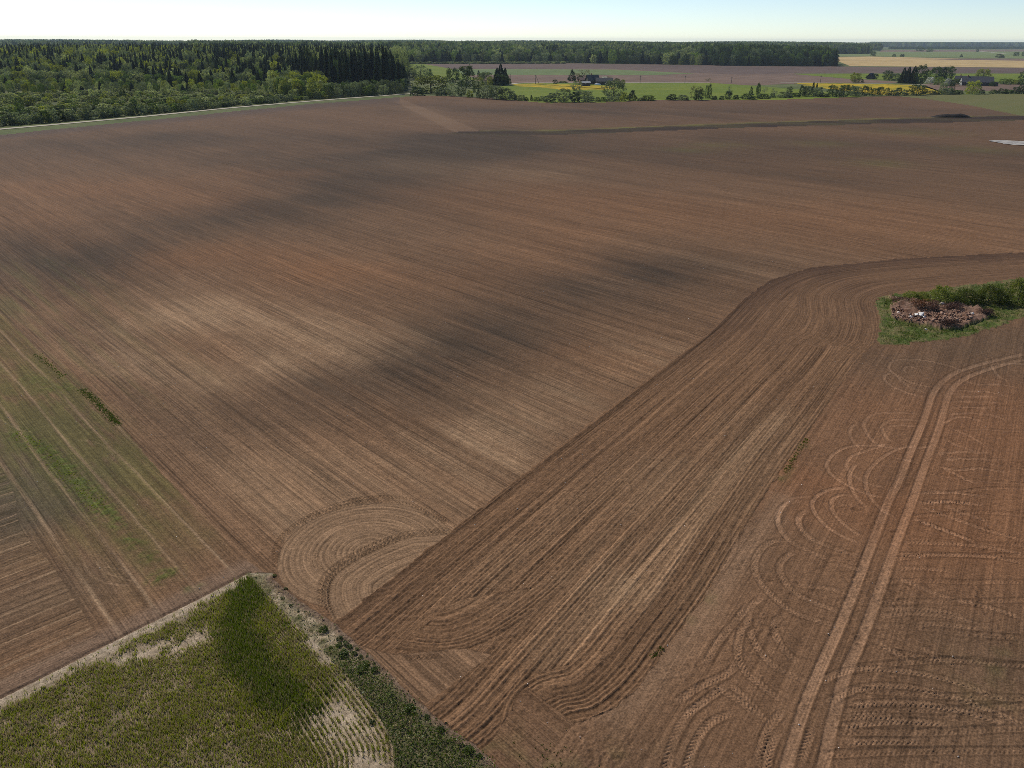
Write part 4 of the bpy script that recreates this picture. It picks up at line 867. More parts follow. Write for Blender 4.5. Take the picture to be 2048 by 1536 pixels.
# roadside hedge bushes, each its own
HR = gp([(-150, 268), (0, 252), (120, 243), (300, 227.5), (420, 217)]); HRs = spline(HR, 40); dd = np.r_[0, np.cumsum(np.linalg.norm(np.diff(HRs, axis=0), axis=1))]
k = 0; s_ = 0.0
while s_ < dd[-1]:
    x, y = np.interp(s_, dd, HRs[:, 0]), np.interp(s_, dd, HRs[:, 1]); k += 1; hh = random.uniform(3.4, 5.2)
    plant('low' if random.random() < .75 else 'lgr', x + random.uniform(-.6, .6), y + random.uniform(-.6, .6), hh, random.uniform(4.2, 5.4), f'silvery bush of the roadside hedge, {ordinal(k)} from its left end', 'bushes of the roadside hedge', z=0.0)
    s_ += random.uniform(2.9, 3.7)
for k, px_ in enumerate(np.linspace(432, 655, 22)):                          # low pale scrub along the road further on
    py_ = np.interp(px_, [p[0] for p in ROAD], [p[1] for p in ROAD]) - random.uniform(2.5, 6); x, y = (float(v) for v in g(px_, py_))
    plant(random.choice(['lpa', 'low', 'low', 'lgr']), x, y, random.uniform(1.8, 4.2), random.uniform(3.5, 5.5), f'scruffy roadside shrub beyond the hedge, {ordinal(k + 1)} from the hedge end', 'scrub along the road', z=0.0)

# ------------------------------------------------------------------ masses of far trees, instanced on points
ICOL = bpy.data.collections.new('forest_sources')
SRC = {}
def source(code, var):
    key = code + str(var)
    if key in SRC: return SRC[key]
    fam, leaf, _, _ = KINDS[code]; vs = [k for k in TPL if k.rstrip('0123456789') == fam]; cr, tr = TPL[vs[var % len(vs)]]
    me = cr.copy(); me.materials.clear(); me.materials.append(M[leaf]); ob = bpy.data.objects.new('src_%02d' % len(SRC), me); ICOL.objects.link(ob)
    SRC[key] = len(SRC); return SRC[key]
for c_ in ('spr', 'drk', 'brd', 'bir', 'grw', 'yel', 'low', 'lye', 'lgr', 'thd', 'lpa'):
    for v_ in range(2): source(c_, v_)
def gn_group():
    ng = bpy.data.node_groups.new('scatter_trees', 'GeometryNodeTree')
    ng.interface.new_socket('Geometry', in_out='INPUT', socket_type='NodeSocketGeometry'); ng.interface.new_socket('Geometry', in_out='OUTPUT', socket_type='NodeSocketGeometry')
    gi = ng.nodes.new('NodeGroupInput'); go = ng.nodes.new('NodeGroupOutput'); ip = ng.nodes.new('GeometryNodeInstanceOnPoints'); ci = ng.nodes.new('GeometryNodeCollectionInfo')
    ci.inputs[0].default_value = ICOL; ci.inputs['Separate Children'].default_value = True; ci.inputs['Reset Children'].default_value = True
    ng.links.new(gi.outputs[0], ip.inputs['Points']); ng.links.new(ci.outputs[0], ip.inputs['Instance']); ip.inputs['Pick Instance'].default_value = True
    for nm, ty, sk in (('idx', 'INT', 'Instance Index'), ('rot', 'FLOAT_VECTOR', 'Rotation'), ('scl', 'FLOAT_VECTOR', 'Scale')):
        a = ng.nodes.new('GeometryNodeInputNamedAttribute'); a.data_type = ty; a.inputs[0].default_value = nm; ng.links.new(a.outputs[0], ip.inputs[sk])
    ng.links.new(ip.outputs[0], go.inputs[0]); return ng
NG = gn_group()
def scatter(name, items, label):
    n = len(items); me = bpy.data.meshes.new(name); me.vertices.add(n)
    me.vertices.foreach_set('co', np.array([(t[0], t[1], 0.0) for t in items], np.float32).ravel())
    a = me.attributes.new('idx', 'INT', 'POINT'); a.data.foreach_set('value', np.array([source(t[4], random.randrange(2)) for t in items], np.int32))
    a = me.attributes.new('rot', 'FLOAT_VECTOR', 'POINT'); a.data.foreach_set('vector', np.array([(0, 0, random.uniform(0, 6.28)) for _ in items], np.float32).ravel())
    a = me.attributes.new('scl', 'FLOAT_VECTOR', 'POINT'); a.data.foreach_set('vector', np.array([(t[3], t[3], t[2]) for t in items], np.float32).ravel())
    me.update(); o = link(name, me); o.modifiers.new('scatter', 'NODES').node_group = NG
    return tag(o, label, kind='stuff')
scatter('forest', mass, 'deep mixed forest filling the land behind the front trees at the left')
def wood(poly, spacing, hfun, mix, seed, wmul=1.0):
    """jittered stand of trees inside a ground polygon given by photo corners"""
    rg = np.random.default_rng(seed); P = gp(poly); lo, hi = P.min(0), P.max(0); out = []
    xs_ = np.arange(lo[0], hi[0], spacing); ys_ = np.arange(lo[1], hi[1], spacing)
    a, b = np.meshgrid(xs_, ys_); a = (a + rg.uniform(-.42, .42, a.shape) * spacing).ravel(); b = (b + rg.uniform(-.42, .42, b.shape) * spacing).ravel()
    k = inpoly(a, b, [tuple(p) for p in P]); a, b = a[k], b[k]; nz = fbm(a / (spacing * 9), b / (spacing * 9), seed, 3)
    for x, y, z in zip(a, b, nz):
        h = hfun(x, y) * rg.uniform(.72, 1.18); codes, pr = mix(z, rg); out.append((x, y, h, wmul * spacing * rg.uniform(1.05, 1.5) * (.8 if codes == 'spr' else 1), codes))
    return out
def mixA(z, rg):
    r_ = rg.random() - .45 * z
    return ('spr' if r_ < .22 else 'grw' if r_ < .45 else 'drk' if r_ < .6 else 'brd' if r_ < .8 else 'bir'), 0
def mixB(z, rg):
    r_ = rg.random() - .5 * z
    return ('spr' if r_ < .3 else 'drk' if r_ < .7 else 'brd' if r_ < .85 else 'grw'), 0
hn = lambda x, y: 1 + .22 * float(noise(np.array([x / 70.]), np.array([y / 120.]), 9)[0])
far1 = wood([(520, 126), (806, 126.5), (900, 127), (1130, 126), (1420, 130.5), (1450, 120), (1700, 106), (1700, 100), (380, 98), (380, 118)], 9.5, lambda x, y: (14 + 7.5 * float(smooth(1180, 1500, y))) * hn(x, y), mixA, 5)
P0 = wood([(792, 128.5), (1135, 127.5), (1135, 126.2), (792, 126.8)], 7, lambda x, y: 2.8, lambda z, rg: (('low' if rg.random() < .6 else 'lpa'), 0), 8, .9)
scatter('far_wood', far1 + P0, 'long hazy wood across the middle distance behind the brown fields')
mid = wood([(1395, 129.5), (1440, 131.5), (1600, 132.6), (1672, 132.6), (1668, 128), (1640, 122), (1520, 114), (1380, 116)], 7.5, lambda x, y: (15 + 6 * float(smooth(1080, 1250, y))) * hn(x, y), mixB, 6)
scatter('dark_wood', mid, 'darker wood jutting out above the brown field, ending at the tan field')
far2 = wood([(1500, 108.5), (1640, 108.3), (1735, 107.6), (1742, 105), (1720, 102), (1500, 100)], 10, lambda x, y: 20, mixB, 9)
scatter('distant_wood', far2, 'bluish wood above the tan field on the right')
far3 = wood([(-700, 99), (1760, 101), (1760, 91), (-700, 88)], 17, lambda x, y: 21 + 6 * float(noise(np.array([x / 260.]), np.array([y / 900.]), 7)[0]), mixA, 11, .9)
far3 += wood([(1740, 93.8), (2700, 93), (2700, 88.4), (1740, 88.6)], 22, lambda x, y: 24, mixA, 12, .8)
far3 += wood([(1780, 98.5), (2500, 97), (2500, 96), (1780, 97)], 30, lambda x, y: 9, lambda z, rg: ('drk', 0), 13, .5)
scatter('horizon_wood', far3, 'blue-grey belt of woods along the whole horizon')

# ------------------------------------------------------------------ farm buildings and poles
MB_wall = plain('weathered_boards', (.075, .062, .055), .9, 3); MB_roof = plain('dark_slate_roof', (.060, .060, .066), .75, 2, .3); MB_white = plain('white_paint', (.78, .77, .74), .7, 2, .1)
MB_brick = plain('red_brick', (.24, .12, .085), .9, 3); MB_glass = plain('window_glass', (.03, .035, .04), .15, 1, .1, .5); MB_tin = plain('grey_sheeting', (.42, .43, .44), .5, 1, .15); MB_wood = plain('pole_wood', (.10, .085, .07), .9, 4)
def house(name, label, px_, py_, w, d, wh, rh, yaw, wallm, roofm, chim=(), gable=None, wins=3, door=True, lean=None):
    x, y = (float(v) for v in g(px_, py_)); e = bpy.data.objects.new(name, None); sc.collection.objects.link(e)
    e.location = (x, y, .05); e.rotation_euler = (0, 0, math.radians(yaw)); tag(e, label, 'building')
    link('wall', MB().box(-w / 2, w / 2, -d / 2, d / 2, -.1, wh).mesh('wall'), e, wallm)
    for s in (-1, 1):
        gm_ = MB().add([(s * (w / 2 - .02), -d / 2, wh), (s * (w / 2 - .02), d / 2, wh), (s * (w / 2 - .02), 0, wh + rh), (s * (w / 2 - .2), -d / 2, wh), (s * (w / 2 - .2), d / 2, wh), (s * (w / 2 - .2), 0, wh + rh)], [(0, 1, 2), (3, 5, 4), (0, 3, 4, 1), (1, 4, 5, 2), (2, 5, 3, 0)])
        link('gable', gm_.mesh('gable'), e, gable if gable and s < 0 else wallm)
    if gable: link('gable_wall', MB().box(-w / 2 - .06, -w / 2 - .003, -d / 2, d / 2, 0, wh).mesh('gable_wall'), e, gable)
    o_ = .45; t_ = .16
    for s in (-1, 1):
        k_ = rh / (d / 2); a = [(-w / 2 - o_, 0, wh + rh + t_), (w / 2 + o_, 0, wh + rh + t_), (w / 2 + o_, s * (d / 2 + o_), wh - o_ * k_ + t_), (-w / 2 - o_, s * (d / 2 + o_), wh - o_ * k_ + t_)]
        b_ = [(p[0], p[1], p[2] - t_ + .01) for p in a]
        f_ = [(0, 1, 2, 3), (7, 6, 5, 4), (0, 4, 5, 1), (1, 5, 6, 2), (2, 6, 7, 3), (3, 7, 4, 0)]
        link('roof', MB().add(a + b_, f_).mesh('roof'), e, roofm)
    for cx_ in chim: link('chimney', MB().box(cx_ - .4, cx_ + .4, -.4, .4, wh + rh - .6, wh + rh + 1.1).mesh('chimney'), e, MB_brick)
    for k in range(wins):
        xx = -w / 2 + w * (k + .7) / (wins + .6)
        wo = link('window', MB().box(xx - .5, xx + .5, -d / 2 - .05, -d / 2 - .003, wh * .35, wh * .75).mesh('window'), e, MB_glass)
        link('window_frame', MB().box(xx - .6, xx + .6, -d / 2 - .08, -d / 2 - .055, wh * .75, wh * .82).mesh('window_frame'), wo, MB_white)
    if door: link('door', MB().box(w * .36, w * .36 + 1.1, -d / 2 - .06, -d / 2 - .003, 0, min(2.1, wh - .2)).mesh('door'), e, MB_wood)
    if lean: link('lean_to', MB().box(w / 2 + .01, w / 2 + lean, -d * .4, d * .35, -.1, wh * .95).mesh('lean_to'), e, wallm)
    return e
fx1 = lambda zx: 1120 + zx / 14.63
fy1 = lambda zy: 130 + zy / 14.63
house('farmhouse', 'dark slate-roofed farmhouse with a chimney behind the dandelion patch', fx1(940), fy1(560), 8.5, 7, 3.0, 3.4, 14, MB_wall, MB_roof, (-.8,), wins=3)
house('barn', 'long low dark barn joined to the right of the farmhouse', fx1(1290), fy1(575), 12, 6, 2.4, 2.2, -4, MB_wall, MB_roof, (), wins=2)
house('brick_shed', 'small brick shed with pale roof left of the farmhouse', fx1(690), fy1(540), 6.5, 4.5, 2.6, 1.3, 10, MB_brick, plain('rusty_roof', (.13, .085, .075), .8, 2, .3), (), wins=2)
house('plank_shed', 'dark plank shed with a white roof edge below the brick shed', fx1(745), fy1(612), 6.0, 3.2, 2.3, .45, 8, MB_wall, MB_tin, (), wins=1)
house('long_barn', 'long dark-roofed barn with one white gable end at the right', 1880 + 870 / 12.19, 130 + 500 / 12.19, 21, 9, 2.6, 3.6, -17, MB_wall, MB_roof, (-6.5,), MB_white, 4, True, 3.5)
house('back_shed', 'dark shed with chimney peeping out behind the long barn', 1880 + 470 / 12.19, 130 + 440 / 12.19, 7, 5, 3.0, 2.2, -22, MB_wall, MB_roof, (0,), wins=1)
house('field_shed', 'small steep-roofed shed under a dark tree left of the grove', 1668 + 395 / 5.389, 60 + 528 / 5.389, 5.5, 5, 1.6, 3.0, 40, MB_wall, MB_roof, (), wins=1)
def boatlike(name, label, cat, px_, py_, L, W, H_, yaw):
    x, y = (float(v) for v in g(px_, py_)); b = MB(); n = 9; v = []; f = []
    for i in range(n + 1):
        t = i / n; s = math.sin(math.pi * min(max(t, .04), .96)) ** .35
        for j in range(7):
            a = math.pi * j / 6; v.append((L * (t - .5), -W / 2 * s * math.cos(a), H_ * s * math.sin(a)))
    for i in range(n):
        for j in range(6): f.append((i * 7 + j, i * 7 + j + 1, (i + 1) * 7 + j + 1, (i + 1) * 7 + j))
    o = link(name, b.add(v, f).mesh(name), None, MB_white); o.location = (x, y, .1); o.rotation_euler = (0, 0, math.radians(yaw)); return tag(o, label, cat)
boatlike('covered_woodpile', 'low pile under a white sheet in front of the dark barn, left one', 'covered pile', fx1(1100), fy1(582), 4.6, 1.8, 1.1, 2)
boatlike('covered_woodpile', 'small white-sheeted pile at the right end of the dark barn', 'covered pile', fx1(1345), fy1(560), 2.6, 1.5, 1.0, 5)
def pole(px_, pb, pt, label, brace=None):
    x, y = (float(v) for v in g(px_, pb)); h = height_at(x, y, pt); e = bpy.data.objects.new('utility_pole', None); sc.collection.objects.link(e); e.location = (x, y, 0)
    link('post', MB().rod((0, 0, -.3), (0, 0, h), .17, .12, 8).mesh('post'), e, MB_wood)
    link('crossarm', MB().box(-.8, .8, -.06, .06, h - .7, h - .55).mesh('crossarm'), e, MB_wood)
    for s in (-.7, 0, .7): link('insulator', MB().rod((s, 0, h - .55), (s, 0, h - .33), .06, .05, 6).mesh('insulator'), e, MB_white)
    if brace: link('brace', MB().rod((brace, .3, -.3), (.1, 0, h - .4), .15, .11, 8).mesh('brace'), e, MB_wood)
    tag(e, label, 'pole', 'wooden poles along the farm track')
pole(1071, 168.6, 149.5, 'braced wooden pole with a slanting leg on the meadow', 2.9)
pole(1020.5, 163, 147.8, 'wooden pole right beside the spruce clump by the track')
pole(1280, 167.5, 151, 'wooden pole at the top of the green meadow right of the farmhouse')
pole(1369.5, 167.2, 151.5, 'second wooden pole right of the farmhouse, farther along the track')
pole(1462.5, 166, 153, 'thin wooden pole right of the small bare tree')
pole(1640.5, 165.5, 151, 'thin wooden pole standing above the dark hedgerow spruces')
# dark heap on the field
rg = np.random.default_rng(4); hx, hy = (float(v) for v in g(1902, 235)); n1, n2 = 60, 16
uu_, vv_ = np.meshgrid(np.linspace(-1, 1, n1), np.linspace(-1, 1, n2)); prof = np.clip(1 - np.abs(uu_) ** 2.6, 0, 1) ** .8 * np.clip(1 - vv_ ** 2, 0, 1) ** .7
zz = prof * (1.25 + .35 * fbm(uu_ * 4 + 3, vv_ * 2, 5, 2) + .5 * smooth(-.2, .5, uu_)) + .06 * noise(uu_ * 30, vv_ * 9, 6) * prof
Vh = np.stack([uu_ * 8.2, vv_ * 2.4, zz], -1).reshape(-1, 3); ih = np.arange(n1 * n2).reshape(n2, n1)
Fh = np.stack([ih[:-1, :-1], ih[:-1, 1:], ih[1:, 1:], ih[1:, :-1]], -1).reshape(-1, 4)
o = link('manure_heap', mesh_np('manure_heap', Vh, Fh, True), None, plain('dark_manure', (.022, .017, .014), .95, 2.5, .4)); o.location = (hx, hy, zground(hx, hy) - .05); tag(o, 'long low black heap lying on the brown field at the right', 'heap')
exec_details = True

# ------------------------------------------------------------------ rubble island: shrubs, dead brush, stones, grass
def blades(P, H_, W_, rg, nb=3, lean=.5):
    """tufts of thin upright blades at ground points P (n,3); heights H_ (n)"""
    n = len(P) * nb; Pb = np.repeat(P, nb, 0) + np.c_[rg.normal(0, .03, (n, 2)), np.zeros(n)]; h = np.repeat(H_, nb) * rg.uniform(.6, 1.15, n)
    th = rg.uniform(0, 6.283, n); w = W_ * rg.uniform(.6, 1.3, n); dx = np.c_[np.cos(th) * w, np.sin(th) * w, np.zeros(n)]
    tip = Pb + np.c_[rg.normal(0, lean, (n, 2)) * h[:, None] * .6, h]
    V = np.stack([Pb - dx, Pb + dx, tip], 1).reshape(-1, 3); return V, np.arange(3 * n).reshape(-1, 3)
def ground_points(x, y):
    px_, py_ = proj(x, y, .1); j = np.clip(np.round((px_ - pxs[0]) / (pxs[1] - pxs[0])).astype(int), 0, NC - 1); i = np.clip(np.round((py_ - pys[0]) / (pys[1] - pys[0])).astype(int), 0, NR - 1)
    return Z[i, j], reg[i, j], px_, py_
def sample_region(box, n, rid, rg):
    x = rg.uniform(box[0], box[1], n); y = rg.uniform(box[2], box[3], n); z, r_, px_, py_ = ground_points(x, y); k = r_ == rid
    return x[k], y[k], z[k], px_[k], py_[k]
for k in range(3):
    cr, cc = crown_broad(110 + k, 3600, .022, .0, 60, 'dome'); TPL['nearbush%d' % k] = (mesh_np('nearbush_crown', *cr), trunk_mesh(7 + k, cc, .7, .014, 12).mesh('nearbush_trunk'))
for k in range(3):
    cr, cc = crown_broad(120 + k, 900, .050, .0, 26, 'dome'); TPL['weed%d' % k] = (mesh_np('weed_crown', *cr), trunk_mesh(17 + k, cc, .7, .02, 8).mesh('weed_trunk'))
KINDS['isl'] = ('nearbush', 'shrub', 'shrub', 'fresh green shrub'); KINDS['wee'] = ('weed', 'weed', 'weed_clump', 'dark green weed clump')
ISH = [(1060, 415, 222, 290), (1285, 425, 318, 190), (1340, 400, 238, 230), (1475, 405, 290, 170), (1620, 405, 195, 260), (1760, 410, 235, 230), (1965, 425, 145, 270), (2130, 420, 150, 260), (700, 360, 292, 180), (850, 365, 280, 150)]
for k, (zx, zb, zt, zw) in enumerate(sorted(ISH)):
    x, y, h, w = place_px(lambda a, b: (1700 + a / 5.885, 540 + b / 5.885), 5.885, zx, zb, zt, zw)
    plant('isl', x, y, h * 1.12, w * 1.15, f'fresh green shrub behind the rubble on the grass island, {ordinal(k + 1)} from the left', 'shrubs on the grass island')
def sticks(n, ext, hgt, r, rg, droop=.3):
    b = MB()
    for _ in range(n):
        a = rg.random() * 6.283; rr = math.sqrt(rg.random()); p = Vector((math.cos(a) * rr * ext[0], math.sin(a) * rr * ext[1], rg.random() * hgt * (1 - rr * .8)))
        d = Vector((rg.normal(), rg.normal(), rg.normal() * droop)).normalized() * rg.uniform(.5, 1.2); b.rod(p - d / 2, p + d / 2, r, r * .4, 3)
    return b
def brush(name, label, zx, zy, ext, hgt, mat, n, seed):
    x, y = (float(v) for v in g(1700 + zx / 5.885, 540 + zy / 5.885)); rg = np.random.default_rng(seed)
    e = bpy.data.objects.new(name, None); sc.collection.objects.link(e); e.location = (x, y, zground(x, y)); tag(e, label, 'brush pile')
    link('branches', sticks(n, ext, hgt, .03, rg).mesh('branches'), e, M['bark'])
    P = rg.normal(size=(900, 3)) * np.array([ext[0] * .42, ext[1] * .42, hgt * .25]) + np.array([0, 0, hgt * .45]); P[:, 2] = np.clip(P[:, 2], .03, hgt * 1.2)
    link('dead_twigs', mesh_np('dead_twigs', *leafquads(P, .09, rg, aspect=.35)), e, mat)
m_rust = leaf_material('rusty_dead_needles', (.11, .045, .018), (.20, .085, .035), .25, (.2, .08, .03)); m_deadb = leaf_material('dead_brown_twigs', (.11, .055, .038), (.20, .11, .075), .2, (.1, .06, .04))
brush('brush_pile', 'rust-orange heap of dead spruce branches on the rubble', 810, 500, (1.3, 1.0), 1.1, m_rust, 40, 21)
brush('brush_pile', 'dark brown tangle of twigs right of the rust-orange heap', 965, 520, (.8, .9), 1.3, m_deadb, 40, 22)
brush('brush_pile', 'reddish brown twig heap behind the pale rubble', 1190, 500, (1.3, .7), .8, m_deadb, 35, 23)
brush('brush_pile', 'low brown twig heap at the front edge of the rubble', 1150, 690, (1.5, .7), .55, m_deadb, 45, 24)
brush('brush_pile', 'thin brown twig heap at the right end of the rubble', 1590, 555, (.9, .6), .7, m_deadb, 30, 25)
brush('brush_pile', 'dull brown twigs at the back left of the rubble', 600, 400, (1.3, .8), .5, m_deadb, 35, 26)
def rock(rg, s):
    n = rg.normal(size=(14, 3)); n /= np.linalg.norm(n, axis=1)[:, None]; n *= (rg.uniform(.75, 1.2, 14) * s)[:, None]; n[:, 2] *= .7
    import bmesh
    bm = bmesh.new(); [bm.verts.new(p) for p in n]; bmesh.ops.convex_hull(bm, input=bm.verts); me = bpy.data.meshes.new('stone'); bm.to_mesh(me); bm.free(); return me
rg = np.random.default_rng(31); m_pale = plain('pale_stone', (.55, .48, .42), .9, 3, .25); m_chalk = plain('white_stone', (.78, .74, .68), .85, 3, .12)
for zx, zy, s, mt, lab in [(835, 585, .42, m_chalk, 'largest white stone in the middle of the rubble'), (770, 590, .30, m_chalk, 'white stone left of the largest one'), (870, 600, .22, m_chalk, 'small white stone right of the largest one'), (700, 610, .26, m_pale, 'pale stone at the front left of the rubble'),
                           (1420, 565, .30, m_pale, 'pale boulder at the right end of the rubble'), (1070, 455, .34, m_pale, 'pale yellowish boulder under the shrubs'), (880, 728, .22, m_pale, 'single pale stone lying in the grass below the rubble'), (560, 545, .28, m_pale, 'pinkish stone at the left end of the rubble')]:
    x, y = (float(v) for v in g(1700 + zx / 5.885, 540 + zy / 5.885)); o = link('stone', rock(rg, s), None, mt); o.location = (x, y, zground(x, y) + s * .3); tag(o, lab, 'stone')
# pale rubble, uncountable
V, Q = [], []; px_ = rg.uniform(470, 1600, 1000); py_ = rg.uniform(470, 700, 1000)
k = inpoly(px_, py_, [(470, 500), (560, 480), (640, 560), (900, 560), (1150, 500), (1450, 560), (1400, 640), (1250, 650), (1050, 690), (850, 660), (640, 640), (490, 590)]); P = gp(list(zip(1700 + px_[k] / 5.885, 540 + py_[k] / 5.885))); zs = ground_points(P[:, 0], P[:, 1])[0]
cube = np.array([(-1, -1, -1), (1, -1, -1), (1, 1, -1), (-1, 1, -1), (-1, -1, 1), (1, -1, 1), (1, 1, 1), (-1, 1, 1)], float); cf = np.array([(0, 3, 2, 1), (4, 5, 6, 7), (0, 1, 5, 4), (1, 2, 6, 5), (2, 3, 7, 6), (3, 0, 4, 7)])
for (x, y), z in zip(P, zs):
    q_, _ = np.linalg.qr(rg.normal(size=(3, 3))); b0 = len(V) * 8; V.append((cube * rg.uniform(.6, 1.3, (8, 3)) * np.array([.13, .09, .05]) * rg.uniform(.3, 1.0) / rg.uniform(.45, 1.3)) @ q_ + np.array([x, y, z + .04])); Q.append(cf + b0)
tag(link('rubble', mesh_np('rubble', np.concatenate(V), np.concatenate(Q)), None, leaf_material('broken_rubble', (.18, .095, .062), (.50, .35, .26), .02, (.2, .15, .1), .1)), 'pale broken rubble and chips spread over the grass island', kind='stuff')
rg = np.random.default_rng(41)
x, y, z, px_, py_ = sample_region((25, 95, 65, 120), 90000, R_isle, rg)
zx, zy = (px_ - 1700) * 5.885, (py_ - 540) * 5.885
k = ~inpoly(zx, zy, [(470, 480), (560, 420), (900, 420), (1500, 470), (1640, 560), (1450, 650), (1250, 710), (1050, 720), (900, 680), (640, 640), (490, 590)]); x, y, z = x[k], y[k], z[k]
dE, _, _ = polydist(x, y, gp(ISLE + ISLE[:1])); t_ = fbm(x / 1.0, y / 1.0, 66, 3)
k = rg.random(len(x)) < np.clip(.75 + .7 * t_, .1, 1) * np.clip(.15 + dE / 1.4, 0, 1); x, y, z, t_ = x[k], y[k], z[k], t_[k]
dry_ = rg.random(len(x)) < .16 - .25 * t_
V, Q = blades(np.c_[x, y, z - .02][dry_], .14 + .10 * (t_[dry_] + .5), .028, rg, 2, .7)
tag(link('dry_grass', mesh_np('island_dry_grass', V, Q), None, M['straw']), 'pale dry stalks among the green grass of the rubble island', kind='stuff')
x, y, z, t_ = x[~dry_], y[~dry_], z[~dry_], t_[~dry_]
V, Q = blades(np.c_[x, y, z - .02], .13 + .26 * np.clip(t_ + .4, 0, 1), .032, rg, 2, .6)
tag(link('grass', mesh_np('island_grass', V, Q), None, M['grass']), 'lush green grass covering the rubble island', kind='stuff')

# ------------------------------------------------------------------ grain tufts and straw in the lower left corner
rg = np.random.default_rng(51)
N_ = 300000
x, y, z, px_, py_ = sample_region((-32, -3, 20, 40), N_, R_crop, rg)
dV, sV, _ = polydist(x, y, spline(gp(V2), 5)); dD, _, _ = polydist(x, y, gp(DE))
a_ = math.radians(A_PERP); u = x * math.cos(a_) - y * math.sin(a_); v = x * math.sin(a_) + y * math.cos(a_)
headl = dV < 5.2; rc = np.where(headl, dV, u); per = np.where(headl & (dV < 3.6) & (y < 30.5), .24, .15)
snap = (np.floor(rc / per) + .5) * per - rc                                   # pull tufts onto their drill row
# gradient of the row coordinate: rows of the headland follow the verge, the rest run across
eps = .02; dV2, _, _ = polydist(x + eps, y, spline(gp(V2), 5)); dV3, _, _ = polydist(x, y + eps, spline(gp(V2), 5))
gxr = np.where(headl, (dV2 - dV) / eps, math.cos(a_)); gyr = np.where(headl, (dV3 - dV) / eps, -math.sin(a_))
sn_ = .62 + .2 * noise(x / 1.3, y / 1.3, 139); x = x + gxr * snap * sn_; y = y + gyr * snap * sn_
dens = .60 + .50 * fbm(x / 1.8, y / 1.8, 131, 3) + .35 * fbm(x / .5, y / .5, 132, 2)
def bl(pts, w):
    d, _, _ = polydist(x, y, spline(gp(pts), 5) if len(pts) > 2 else gp(pts)); return np.exp(-(d / w) ** 2)
rich = bl([(500, 1170), (480, 1260), (520, 1350), (600, 1420)], 1.3); thin = (.7 + .9 * fbm(x / .45, y / .45, 134, 2)) * bl([(250, 1320), (330, 1300), (405, 1280)], .7) + .8 * bl([(640, 1440), (700, 1440), (720, 1536)], 1.2) + .6 * bl([(620, 1290), (690, 1370)], .5)
dens += .5 * rich - .7 * thin - 1.1 * smooth(1.3, .0, dD + .5 * fbm(x / .5, y / .5, 133, 2)) - .3 * smooth(.7, 0, dV) * smooth(31, 33, y)
k = rg.random(len(x)) < np.clip(dens, .03, 1); x, y, z, rich = x[k], y[k], z[k], rich[k]
tall = .19 + .07 * fbm(x / 1.2, y / 1.2, 135, 2) + .12 * rich
pick = rg.random(len(x)); gsel = pick < .57 + .25 * rich
lush = rich + .75 * fbm(x / .9, y / .9, 137, 4) + .35 * (rg.random(len(x)) - .5) > .46
V, Q = blades(np.c_[x, y, z - .01][gsel & lush], tall[gsel & lush] * 1.2, .020, rg, 2, .35)
tag(link('thick_grain', mesh_np('thick_grain', V, Q), None, leaf_material('lush_grain_blades', (.046, .082, .006), (.140, .180, .020), .42)), 'thick dark green grain in the inner corner of the crop', kind='stuff')
gsel2 = gsel & ~lush
V, Q = blades(np.c_[x, y, z - .01][gsel2], tall[gsel2] * 1.1, .020, rg, 2, .35)
tag(link('grain_crop', mesh_np('grain_crop', V, Q), None, M['wheat']), 'patchy green rows of young grain in the lower left corner', kind='stuff')
V, Q = blades(np.c_[x, y, z - .01][~gsel], tall[~gsel] * 1.25, .018, rg, 2, .35)
tag(link('dry_straw', mesh_np('dry_straw', V, Q), None, M['straw']), 'pale dry straw standing between the green grain rows', kind='stuff')

# ------------------------------------------------------------------ weeds on the verge and grass tongues
WEEDS = [(370, 92, 15), (455, 187, 14), (430, 260, 16), (495, 316, 16), (550, 356, 11), (598, 358, 10), (735, 500, 34), (855, 565, 24), (900, 602, 25), (928, 625, 22), (890, 680, 36), (852, 612, 26), (962, 672, 22), (1010, 704, 20), (1052, 750, 28), (1116, 800, 28), (1024, 790, 44), (1110, 750, 12), (1062, 696, 12), (790, 632, 14), (985, 640, 14), (1095, 1190, 24), (1505, 1150, 22), (1605, 1245, 30), (1380, 1090, 40), (1820, 1400, 40), (1890, 1440, 26)]
for k, (zx, zy, r_) in enumerate(sorted(WEEDS, key=lambda t: t[1])):
    px_, py_ = 450 + zx / 3.724, 1130 + zy / 3.724; x, y = (float(v) for v in g(px_, py_)); dep = y * math.cos(PITCH) + CAMH * math.sin(PITCH); w = 2 * r_ / 3.724 * dep / F
    plant('wee', x, y, w * .55, w * 1.15, f'dark green weed clump on the verge beside the grain, {ordinal(k + 1)} from the top', 'weed clumps along the verge')
rg = np.random.default_rng(61)
x, y, z, px_, py_ = sample_region((-16, 1, 21, 40), 120000, R_verge, rg)
thick = smooth(33.0, 30.5, y) * .95 + .12 + .4 * fbm(x / .7, y / .7, 141, 2); dv1, _, _ = polydist(x, y, spline(gp(V1), 4)); thick -= .8 * smooth(.9, .2, dv1)
k = rg.random(len(x)) < np.clip(thick, 0.02, 1) * .55; x, y, z = x[k], y[k], z[k]
P = np.c_[x, y, z + rg.uniform(.02, .38, len(x)) * (.4 + .6 * smooth(33, 30, y))]
V, Q = leafquads(P, .05, rg, .3, np.tile([0, 0, 1.0], (len(P), 1)))
tag(link('nettles', mesh_np('nettles', V, Q), None, M['weed']), 'dense dark nettles and grass filling the lower verge', kind='stuff')
x, y, z, px_, py_ = sample_region((-18, 1, 21, 41), 30000, R_verge, rg)
V, Q = blades(np.c_[x, y, z], np.full(len(x), .14), .014, rg, 2, .9)
tag(link('dry_grass', mesh_np('dry_grass', V, Q), None, M['straw']), 'bleached dry grass along the upper verge', kind='stuff')
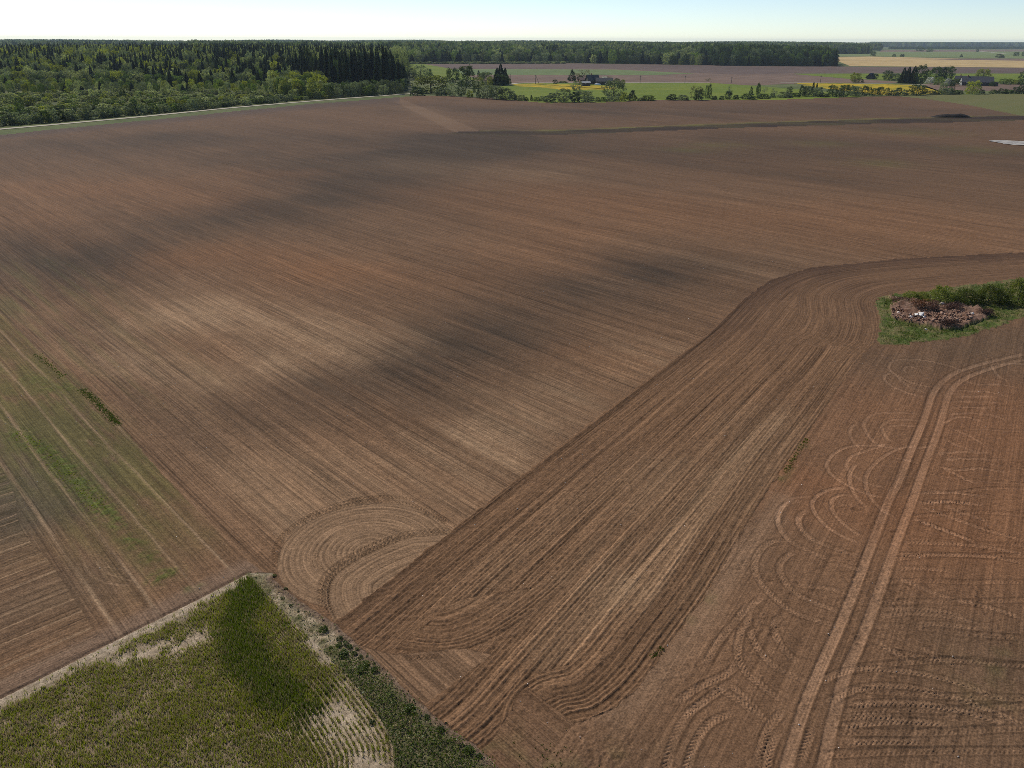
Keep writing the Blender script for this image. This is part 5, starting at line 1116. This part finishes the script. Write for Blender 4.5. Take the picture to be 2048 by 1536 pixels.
def tongue(pts, w, n, label, h=.3, mat='grass'):
    P = spline(gp(pts), 6); t = rg.integers(0, len(P), n); x = P[t, 0] + rg.normal(0, w, n); y = P[t, 1] + rg.normal(0, w, n) ; z, _, _, _ = ground_points(x, y)
    V, Q = blades(np.c_[x, y, z], np.full(n, h) * rg.uniform(.5, 1.2, n), .03, rg, 3, .6); tag(link('grass', mesh_np('grass_tongue', V, Q), None, M[mat]), label, kind='stuff')
tongue([(165, 783), (190, 805), (215, 830), (236, 850)], .2, 800, 'dark green grass tongue between the left field and the main field', .09, 'grass')
tongue([(75, 712), (100, 733), (125, 755)], .2, 130, 'thin weedy grass farther up the left field edge', .12, 'grass')
tongue([(1572, 945), (1590, 915), (1612, 882)], .13, 260, 'small green grass strip at the right edge of the cultivated strip', .07, 'wheat')
tongue([(1305, 1318), (1322, 1300)], .1, 50, 'tiny green weeds beside the cultivated strip', .1, 'weed')
tongue([(1050, 1530), (1100, 1515), (1160, 1545)], .6, 60, 'sparse green weeds at the bottom edge of the soil', .08, 'grass')
tongue([(40, 870), (100, 915), (160, 975), (200, 1020)], .35, 420, 'bright green sprouts along a drill row in the left field', .08, 'wheat')
# stones scattered over the soil, too small to tell apart
V, Q = [], []; n = 420; x = rg.uniform(-60, 60, n); y = 24 + 110 * rg.random(n) ** 1.6; z, r_, px_, py_ = ground_points(x, y)
for a, b, c_, q in zip(x, y, z, r_):
    if q not in (R_main, R_right, R_left, R_strip): continue
    q_, _ = np.linalg.qr(rg.normal(size=(3, 3))); s = rg.uniform(.012, .034); V.append((cube * rg.uniform(.5, 1.1, (8, 3)) * s) @ q_ + np.array([a, b, c_ + .02])); Q.append(cf + 8 * len(Q))
tag(link('field_stones', mesh_np('field_stones', np.concatenate(V), np.concatenate(Q)), None, m_pale), 'small pale stones scattered over the bare soil', kind='stuff')

# ------------------------------------------------------------------ haze: still air with a little scatter, camera and land inside
me = MB().box(-9500, 9500, -9500, 9500, -1.5, 47).mesh('haze'); mh = bpy.data.materials.new('hazy_air'); mh.use_nodes = True; nt = mh.node_tree; nt.nodes.remove(nt.nodes['Principled BSDF'])
pv = nt.nodes.new('ShaderNodeVolumePrincipled'); pv.inputs['Color'].default_value = (.66, .82, 1.0, 1); pv.inputs['Density'].default_value = 5.5e-5
nt.links.new(pv.outputs[0], nt.nodes['Material Output'].inputs['Volume'])
tag(link('haze', me, None, mh), 'thin blue haze lying over the distant land', kind='stuff')
